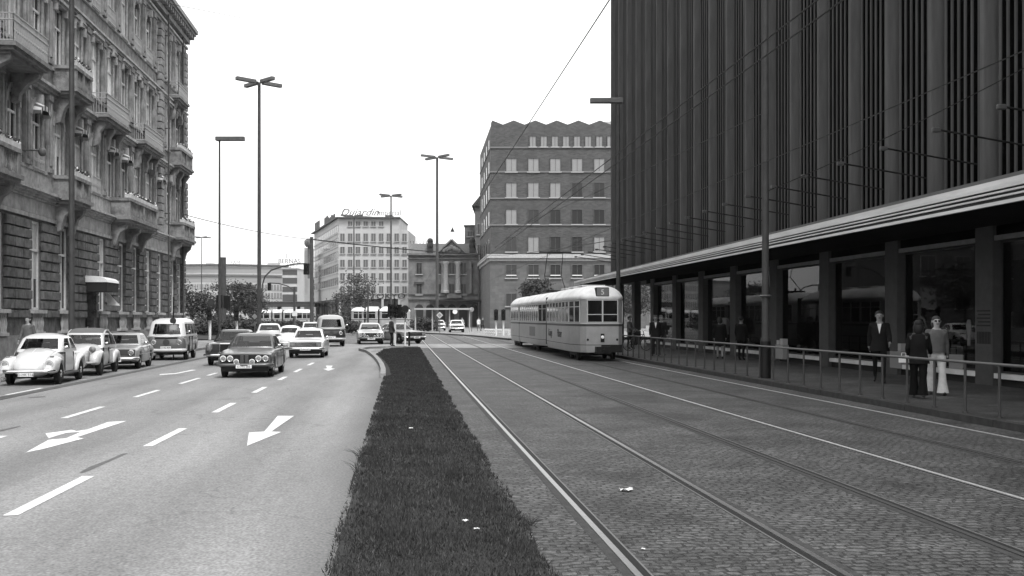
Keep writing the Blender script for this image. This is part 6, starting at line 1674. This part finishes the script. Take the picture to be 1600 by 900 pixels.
# shop lettering band on cornice line: unreadable dark marks
it = []
for k in range(4):
    for (ya, yb) in ((248, 268), (286, 308), (328, 350), (370.5, 393), (414, 434), (213, 229)):
        it.append((3+k*6.2, 4.6+k*6.2, zz_(yb), zz_(ya), 0))
side = bpy.data.objects.new('side_wall_windows', None); 
cache = {}
for (y0_, y1_, z0_, z1_, k) in it:
    se = MB(); t0, t1 = y0_/30, y1_/30; x0_, x1_ = -2.6*t0, -2.6*t1
    se.prism([(x0_-.06, y0_), (x0_+.1, y0_), (x1_+.1, y1_), (x1_-.06, y1_)], z0_, z1_); se.build('window', M_GLASSM, e)
bpy.data.objects.remove(side)
b = MB(); b.tube((zx(775), 8, top), (zx(775), 8, hg(105, Z)), .05, .02, n=4); b.build('antenna', M_POLE, e)
b = MB(); b.box(zx(948), zx(962), 3, 8, top, zz_(184)); b.build('roof_box', M_WHITEB, e)
# neighbours between brick block and columned building
e = bld('tower_house', 742, 205, 'narrow pale house with a dark eave squeezed left of the brick block')
u = 205/F; b = MB(); b.box(0, (768-742)*u, 0, 20, 0, hg(318, 205)); b.build('wall', M_ASHLAR, e); b = MB(); b.ext([(-.6, hg(322, 205)), ((768-742)*u, hg(322, 205)), ((768-742)*u, hg(292, 205)), (1.2, hg(304, 205))], 'y', -.6, 20); b.build('roof', mat('dark_roof', .04, .7), e)
win_grid(e, [(.5+i*0, 1.2, 6+4*i, 8+4*i, 0) for i in range(4)], -.05)
e = bld('grey_house', 726, 215, 'pale flat-roofed house showing above the columned building beside the brick block')
u = 215/F; b = MB(); b.box(0, 30*u, 0, 15, 0, hg(353, 215)); b.build('wall', M_ASHLAR, e); b = MB(); b.box(-.2, 30*u, -.2, 15, hg(353, 215), hg(351.5, 215)); b.build('roof', M_STONED, e)
win_grid(e, [(.6, 1.6, 18.4, 19.4, 0)], -.05)
# --- columned building
Z = 192; u = Z/F; e = bld('columned_building', 638, Z, 'ornate grey stone building with a pediment and two pale columns beyond the crossing')
def cx_(p): return (p-638)*u
def cz2(p): return hg(p, Z)
M_OS = mat('old_grey_stone', .13, .9, var=.4, scale=.8, bump=.3); M_OSL = mat('column_stone', .3, .85, var=.2)
b = MB(); b.box(0, cx_(747), 0, 18, 0, cz2(399)); b.build('wall', M_OS, e)
b = MB(); b.box(-.2, cx_(747), -.7, 18, cz2(399), cz2(396)); b.box(-.1, cx_(747), -.3, 18, cz2(405), cz2(403)); b.box(-.1, cx_(747), -.35, .01, cz2(468), cz2(465)); b.box(-.1, cx_(747), -.25, .01, cz2(460), cz2(458.5)); b.build('cornice', M_OS, e)
b = MB(); b.ext([(cx_(684), cz2(396)), (cx_(729), cz2(396)), (cx_(706), cz2(375))], 'y', -.8, 2); b.ext([(cx_(690), cz2(394.5)), (cx_(723), cz2(394.5)), (cx_(706), cz2(378.5))], 'y', -1.0, -.81) if False else None
pd = b.build('pediment', mat('pediment_stone', .07, .9, var=.4, scale=1.5, bump=.4), e)
b = MB()
for a_, c_ in (((684, 396), (706, 375)), ((706, 375), (729, 396))): b.tube((cx_(a_[0]), -.9, cz2(a_[1])), (cx_(c_[0]), -.9, cz2(c_[1])), .22, n=5)
for k in range(7): b.ball((cx_(694+k*4), -.85, cz2(392-3*(3-abs(k-3))*.6)), (.35, .2, .45), 6)
b.build('pediment_relief', M_OS, pd, smooth=60)
b = MB(); b.ext([(cx_(640), cz2(396)), (cx_(745), cz2(396)), (cx_(742), cz2(380)), (cx_(642), cz2(380))], 'y', 1, 12); b.build('roof', mat('lead_roof', .2, .6, var=.2), e)
b = MB()
for k in range(9): b.box(cx_(640+k*5), cx_(640+k*5)+.12, 1, 1.1, cz2(380), cz2(376))
b.build('roof_spikes', M_STONED, e)
for p in (672, 738):
    b = MB(); b.box(cx_(p)-.5, cx_(p)+.5, -.5, .5, cz2(396), cz2(388)); b.ball((cx_(p), 0, cz2(383)), (.6, .5, .9), 8); b.ball((cx_(p), 0, cz2(376.5)), .55, 8); b.build('statue', mat('statue_bronze', .03, .7), e, smooth=60)
for p in (692, 697, 716, 736):
    w = .5 if p in (697, 716) else .3
    b = MB(); b.lathe((cx_(p), -.55, cz2(458)), [(w*1.25, 0), (w*1.25, .4), (w, .5), (w*.9, cz2(409)-cz2(458)-.6), (w*1.3, cz2(409)-cz2(458)-.3), (w*1.3, cz2(409)-cz2(458))], 12); b.build('column', M_OSL if w > .4 else M_OS, e, smooth=40)
it = []
for p in (655, 689.5, 706, 724):
    it.append((cx_(p-4), cx_(p+4), cz2(428), cz2(411), 0)); it.append((cx_(p-4), cx_(p+4), cz2(460), cz2(444), 0))
win_grid(e, it, -.06, mframe=M_OS)
b = MB(); b.ext([(cx_(647), cz2(441)), (cx_(663), cz2(441)), (cx_(655), cz2(433))], 'y', -.5, .01); b.box(cx_(648), cx_(662), -.4, .01, cz2(443), cz2(441.2)); b.box(cx_(699), cx_(722), -.9, .01, cz2(466), cz2(460)); b.build('window_hood', M_OS, e)
for p in (655, 672, 689, 706, 724, 740):
    b = MB(); r = 6.5*u; b.ext([(cx_(p)-r, .2), (cx_(p)+r, .2)]+[(cx_(p)+r*math.cos(math.pi*k/8), cz2(482)+r*math.sin(math.pi*k/8)) for k in range(9)], 'y', -.06, .01); b.build('arch_opening', mat('arch_dark', .02, .5), e)
b = MB(); b.box(cx_(672), cx_(752), -3, .01, cz2(471), cz2(469)); b.build('porch_roof', mat('porch_dark', .03, .7), e)
# --- white office block
Z = 210; u = Z/F; e = bld('white_office_block', 529, Z, 'white office block with rooftop script sign beyond the crossing')
def wx(p): return (p-529)*u
def wz(p): return hg(p, Z)
b = MB(); b.prism([(0, 0), (wx(624.5), 0), (wx(624.5), 16), (-12.3, 40), (-12.31, 39.9)], wz(467), wz(341)); b.build('wall', M_WHITEB, e)
b = MB(); b.box(wx(624.6), wx(638), .2, 16, 0, wz(360)); b.build('side_wing', M_WHITEB, e)
b = MB(); b.prism([(.2, .25), (wx(624.4), .25), (wx(624.4), 16), (-12, 40)], 0, wz(467)-.002); b.build('ground_floor_wall', mat('shop_dark', .03, .5, var=.5, scale=.4), e)
b = MB()
for p in (529.5, 548, 596, 622): b.box(wx(p), wx(p+3.5), -.01, .35, 0, wz(467)-.004)
b.build('shop_pillars', M_WHITEB, e)
b = MB(); b.prism([(-.4, -.8), (wx(625.5), -.8), (wx(625.5), 16), (-12.9, 40.5), (-13.1, 39.9)], wz(341), wz(339.3)); b.build('roof', mat('roof_edge_dark', .08, .7), e)
it = []
cxs = [528+12.1*i for i in range(9)]
for r, (ya, yb) in enumerate(((346, 353), (365, 377), (386, 396), (406, 417), (427, 437.5), (447.5, 458))):
    for i, p in enumerate(cxs):
        p_ = p+4
        if r == 0 and not (1 <= i <= 5): continue
        if i == 8 and r == 0: continue
        it.append((wx(p_-.2), wx(p_+6.6), wz(yb), wz(ya), 0))
win_grid(e, [t for t in it if t[1] < wx(625)], -.06, frame=.06, mframe=M_WHITEB, mglass=mat('pale_window_glass', .1, .2)); win_grid(e, [t for t in it if t[1] >= wx(625)], .12, frame=.06, mframe=M_WHITEB, mglass=mat('pale_window_glass', .1, .2))
# banded left face
se = MB(); s2 = MB()
nrm = Vector((-40, -12.3)).normalized(); a0, a1 = Vector((0, 0)), Vector((-12.3, 40))
for (ya, yb) in ((352, 362), (372, 383), (393, 404), (413, 424), (434, 445)):
    for k in range(14):
        t0, t1 = (k+.12)/14, (k+.88)/14; p, q = a0.lerp(a1, t0), a0.lerp(a1, t1); i = nrm*.05
        se = MB(); se.prism([p, q, q+i, p+i], wz(yb), wz(ya)); se.build('window', mat('pale_window_glass', .1, .2), e)
    i = nrm*.12; se2 = None; s2.prism([a0, a1, a1+i, a0+i], wz(yb)-.35, wz(yb)-.1); s2.prism([a0, a1, a1+i, a0+i], wz(ya)+.1, wz(ya)+.3)
s2.build('side_bands', M_WHITEB, e)
text_mesh('roof_sign', 'Dujardin', 1.95, mat('sign_letter_grey', .12, .6), e, (wx(560), 1, wz(336)), (R(90), 0, 0), shear=.45, depth=.05, sx=1.12, off=.012)
text_mesh('roof_sign', 'Imperial', 1.5, mat('sign_letter_mid', .22, .6), e, (wx(607), 1, wz(335.5)), (R(90), 0, 0), depth=.05, off=.012)
b = MB(); b.path([(wx(535), 1, wz(337)), (wx(545), 1, wz(338.2)), (wx(570), 1, wz(337.4)), (wx(582), 1, wz(338.3))], .1, 4)
b.path([(wx(540), 1, wz(326)), (wx(535), 1, wz(328)), (wx(533.5), 1, wz(333)), (wx(537), 1, wz(337)), (wx(544), 1, wz(337))], .12, 4); b.build('sign_flourish', mat('sign_letter_grey', .2, .6), e)
b = MB(); b.box(wx(548), wx(561), 2, 5, wz(340), wz(336)); b.box(wx(600), wx(611), 2, 5, wz(340), wz(334.5)); b.build('roof_boxes', mat('roof_box_dark', .1, .7), e)
text_mesh('facade_sign', 'TOKYO', 1.5, mat('sign_letter_dark', .04, .6), e, (wx(606), -.1, wz(466.5)), (R(90), 0, 0), depth=.06, sx=1.35)
b = MB()
rnd = random.Random(4)
for k in range(9):
    p, q = a0.lerp(a1, .12+k*.045), a0.lerp(a1, .12+k*.045+.035); h = rnd.uniform(.7, 1.7); b.prism([p, q, q+nrm*.2, p+nrm*.2], wz(340)+.3, wz(340)+.3+h)
for k in range(3):
    p, q = a0.lerp(a1, .74+k*.07), a0.lerp(a1, .74+k*.07+.06); b.prism([p, q, q+nrm*.2, p+nrm*.2], wz(340)+.6, wz(340)+2.2)
b.prism([a0.lerp(a1, .1), a0.lerp(a1, .96), a0.lerp(a1, .96)+nrm*.1, a0.lerp(a1, .1)+nrm*.1], wz(340)+.1, wz(340)+.28)
b.build('dark_roof_letters', mat('sign_letter_dark', .04, .6), e)
b = MB()
for k in range(5): p, q = a0.lerp(a1, .1+k*.11), a0.lerp(a1, .18+k*.11); b.prism([p, q, q+nrm*.06, p+nrm*.06], 1.2, wz(470))
b.build('ground_windows', M_GLASSM, e)
# round dark kiosk-like sign at block's far left corner
x, y = W(482.5, 235); b = MB(); b.lathe((0, 0, 0), [(.6, 0), (1.0, .6), (1.0, 1.4), (.4, 1.9)], 14); b.box(-.25, .25, -.2, .2, -7, 0); o = b.build('corner_sign', M_STONED, smooth=50); o.location = (x, y, hg(386, 235)); tag(o, 'dark round sign high on the far left corner of the white office block', 'sign')
b = MB(); b.box(-1.2, .6, 0, 4, -hg(386, 235), 0); ob = b.build('corner_house', M_WHITEB); ob.location = (x, y+2, hg(386, 235)-.02); tag(ob, 'sliver of a pale house left of the white office block', 'building')
# --- long curved building (left)
Z = 300; u = Z/F; e = bld('curved_building', 285, Z, 'long pale curved office building with window bands behind the shrubs at left')
def lx(p): return (p-285)*u
def lz(p): return hg(p, Z)
n = 16
def curve(off=0): 
    out_ = []
    for i in range(n+1):
        t = i/n; x = lerp(lx(270), lx(441), t); y = 10*((t-.35)**2)*2-off; out_.append((x, y))
    return out_
def strip_(z0, z1, off, m, name):
    b = MB(); c = curve(off); d_ = [(p[0], p[1]+.5+off) for p in c]
    for i in range(n): b.prism([c[i], c[i+1], d_[i+1], d_[i]], z0, z1)
    return b.build(name, m, e)
b = MB(); c = curve(0); b.prism(c+[(lx(441), 25), (lx(270), 25)], 0, lz(414.5)); b.build('wall', M_WHITEB, e)
strip_(lz(414.5), lz(412.5), .8, M_STONED, 'roof_edge'); strip_(lz(431), lz(428.5), .5, mat('band_dark', .12, .6), 'ledge'); 
strip_(lz(426), lz(418), .06, mat('band_grey', .24, .5), 'window_band'); strip_(lz(441), lz(432), .06, mat('band_grey', .24, .5), 'window_band')
b = MB()
for r, (ya, yb) in enumerate(((444, 452), (457, 465), (470, 480))):
    for k in range(42):
        t = (k+.2)/42; t2 = (k+.75)/42
        if t2 > 1: break
        x0_, x1_ = lerp(lx(270), lx(441), t), lerp(lx(270), lx(441), t2); y_ = 10*((t-.35)**2)*2-.12
        b.box(x0_, x1_, y_-.06, y_+.6, lz(yb), lz(ya))
b.build('windows', mat('pale_window_glass2', .2, .25), e)
b = MB(); b.box(lx(312), lx(321), 6, 10, lz(413), lz(409)); b.box(lx(410), lx(426), 6, 10, lz(413), lz(408.5)); b.box(lx(360), lx(366), 6, 10, lz(413), lz(411)); b.build('roof_boxes', M_WHITEB, e)
text_mesh('roof_sign', 'FAM', 1.5, mat('sign_letter_mid', .22, .6), e, (lx(362), 4, lz(412)), (R(90), 0, 0), depth=.05)
Z = 290; u = Z/F; e = bld('banded_block', 441, Z, 'block with dark window bands and a rooftop letter sign right of the curved building')
b = MB(); b.box(0, (464-441)*u, 0, 15, 0, hg(420, Z)); b.build('wall', M_WHITEB, e)
b = MB()
for ya, yb in ((422, 429.5), (434, 443), (448, 456), (460, 471)): b.box(.1, (464-441)*u+.05, -.1, .2, hg(yb, Z), hg(ya, Z))
b.build('window_bands', mat('window_band_dark', .06, .4), e)  # dark window strips across the block front
b = MB(); b.box(-.2, (464-441)*u+.2, -.5, 15, hg(420, Z), hg(418.5, Z)); b.build('roof', M_WHITEB, e)
text_mesh('roof_sign', 'BERNAS', 1.75, mat('sign_letter_grey', .12, .6), e, ((451-441)*u, 1, hg(411, Z)), (R(90), 0, 0), depth=.05, off=.012)
b = MB(); 
for k in range(5): b.box(.2+k*.9, .3+k*.9, 1, 1.1, hg(418.5, Z), hg(411, Z))
b.box(0, 4, 1, 1.1, hg(415, Z), hg(414.5, Z)); b.tube(((446-441)*u, 1, hg(403, Z)), ((446-441)*u, 1, hg(396, Z)), .12, n=4); b.build('sign_frame', mat('sign_letter_grey', .2, .6), e)
Z = 310; u = Z/F; e = bld('low_grey_block', 464, Z, 'low grey block between the banded block and the white office block')
b = MB(); b.box(0, (498-464)*u, 0, 15, 0, hg(433, Z)); b.build('wall', mat('mid_render', .25, .8, var=.15), e)
it = [(.5+k*1.1, 1.1+k*1.1, hg(yb, Z), hg(ya, Z), 0) for k in range(5) for ya, yb in ((437, 442), (447, 452), (457, 462), (466, 470))]
win_grid(e, it, -.05, frame=.05, mframe=M_WHITEB)
# elevated road
Z = 236; u = Z/F; e = bld('elevated_road', 384, Z, 'dark elevated road deck on piers crossing behind the shrubs', cat='bridge')
b = MB(); b.box(0, (492-384)*u, 0, 9, hg(479, Z), hg(473, Z)); b.box(0, (492-384)*u, -.1, .1, hg(473, Z), hg(471.3, Z)); b.build('deck', mat('deck_dark', .05, .8), e)
for k in range(4): b = MB(); b.box(2+k*4.4, 2.6+k*4.4, 3, 4, 0, hg(479, Z)); b.build('pier', mat('deck_dark', .05, .8), e)
# row of further low houses closing the horizon
for i, (px0, px1, py, Z, g_) in enumerate(((1010, 1120, 440, 230, .12), (200, 300, 440, 340, .2), (384, 500, 484, 330, .2), (955, 1015, 455, 240, .3), (636, 760, 452, 260, .15))):
    u = Z/F; e = bld('distant_house', px0, Z, ['long grey house far behind the store', 'long pale house far behind the old building', 'low grey terrace under the elevated road', 'pale house glimpsed under the canopy end', 'grey house behind the columned building'][i])
    b = MB(); w = (px1-px0)*u; b.box(0, w, 0, 12, 0, hg(py, Z)); b.build('wall', mat('distant_wall_%d' % i, g_, .8, var=.15), e)
    b = MB(); b.ext([(-.3, hg(py, Z)), (w+.3, hg(py, Z)), (w-1, hg(py, Z)+1), (1, hg(py, Z)+1)], 'y', -.2, 12.2); b.build('roof', M_STONED, e)
    nn = int(w/2.2); rows = max(1, int(hg(py, Z)/3.4))
    win_grid(e, [(.8+k*2.2, 1.9+k*2.2, 1+r*3.3, 2.6+r*3.3, 0) for k in range(nn-1) for r in range(rows)][:100], -.05, frame=.08, mframe=M_WHITEB)

# unseen block and trees, added so the shop glass has something to reflect
e = empty('added_reflection_block', (-31, 124, 0), 'added brick block hidden round the old building corner for reflections in shop windows', 'building', None, R(-8))
b = MB(); b.box(-72, 0, 0, 12, 0, 24); b.build('wall', M_BRICK, e)
b = MB(); b.box(-72.3, .3, -.4, 12.3, 24, 24.6); b.build('roof', M_STONED, e)
win_grid(e, [(-66+k*5, -64+k*5, 3+r*4, 5.4+r*4, 2 if (k*3+r) % 4 == 0 else 0) for k in range(14) for r in range(5)], -.05)
for i in range(4):
    x_, y_ = -27-9*i, 100+3*i
    Z_ = x_*ST+y_*CT; X_ = x_*CT-y_*ST
    if 800+X_/Z_*F < 228: tree(800+X_/Z_*F, Z_, 8+i % 2, 3.6, ['first', 'second', 'third', 'fourth'][i]+' added tree hidden round the corner of the old building for shop reflections', 900, leaf=.22, seed=60+i, ch=3)

# ================================================================= HAZE
b = MB(); b.box(-610, 610, -70, 710, -1.1, 62)
hm = bpy.data.materials.new('haze'); hm.use_nodes = True; t = hm.node_tree; t.nodes.clear()
o_ = t.nodes.new('ShaderNodeOutputMaterial'); v_ = t.nodes.new('ShaderNodeVolumePrincipled'); v_.inputs['Color'].default_value = grey(.9); v_.inputs['Density'].default_value = .0001
t.links.new(v_.outputs[0], o_.inputs['Volume'])
hz_ = b.build('haze', hm); tag(hz_, 'thin pale haze filling the street and fading the far buildings', 'haze', kind='stuff')
bpy.data.objects['ground'].scale = (1, 1, 1)
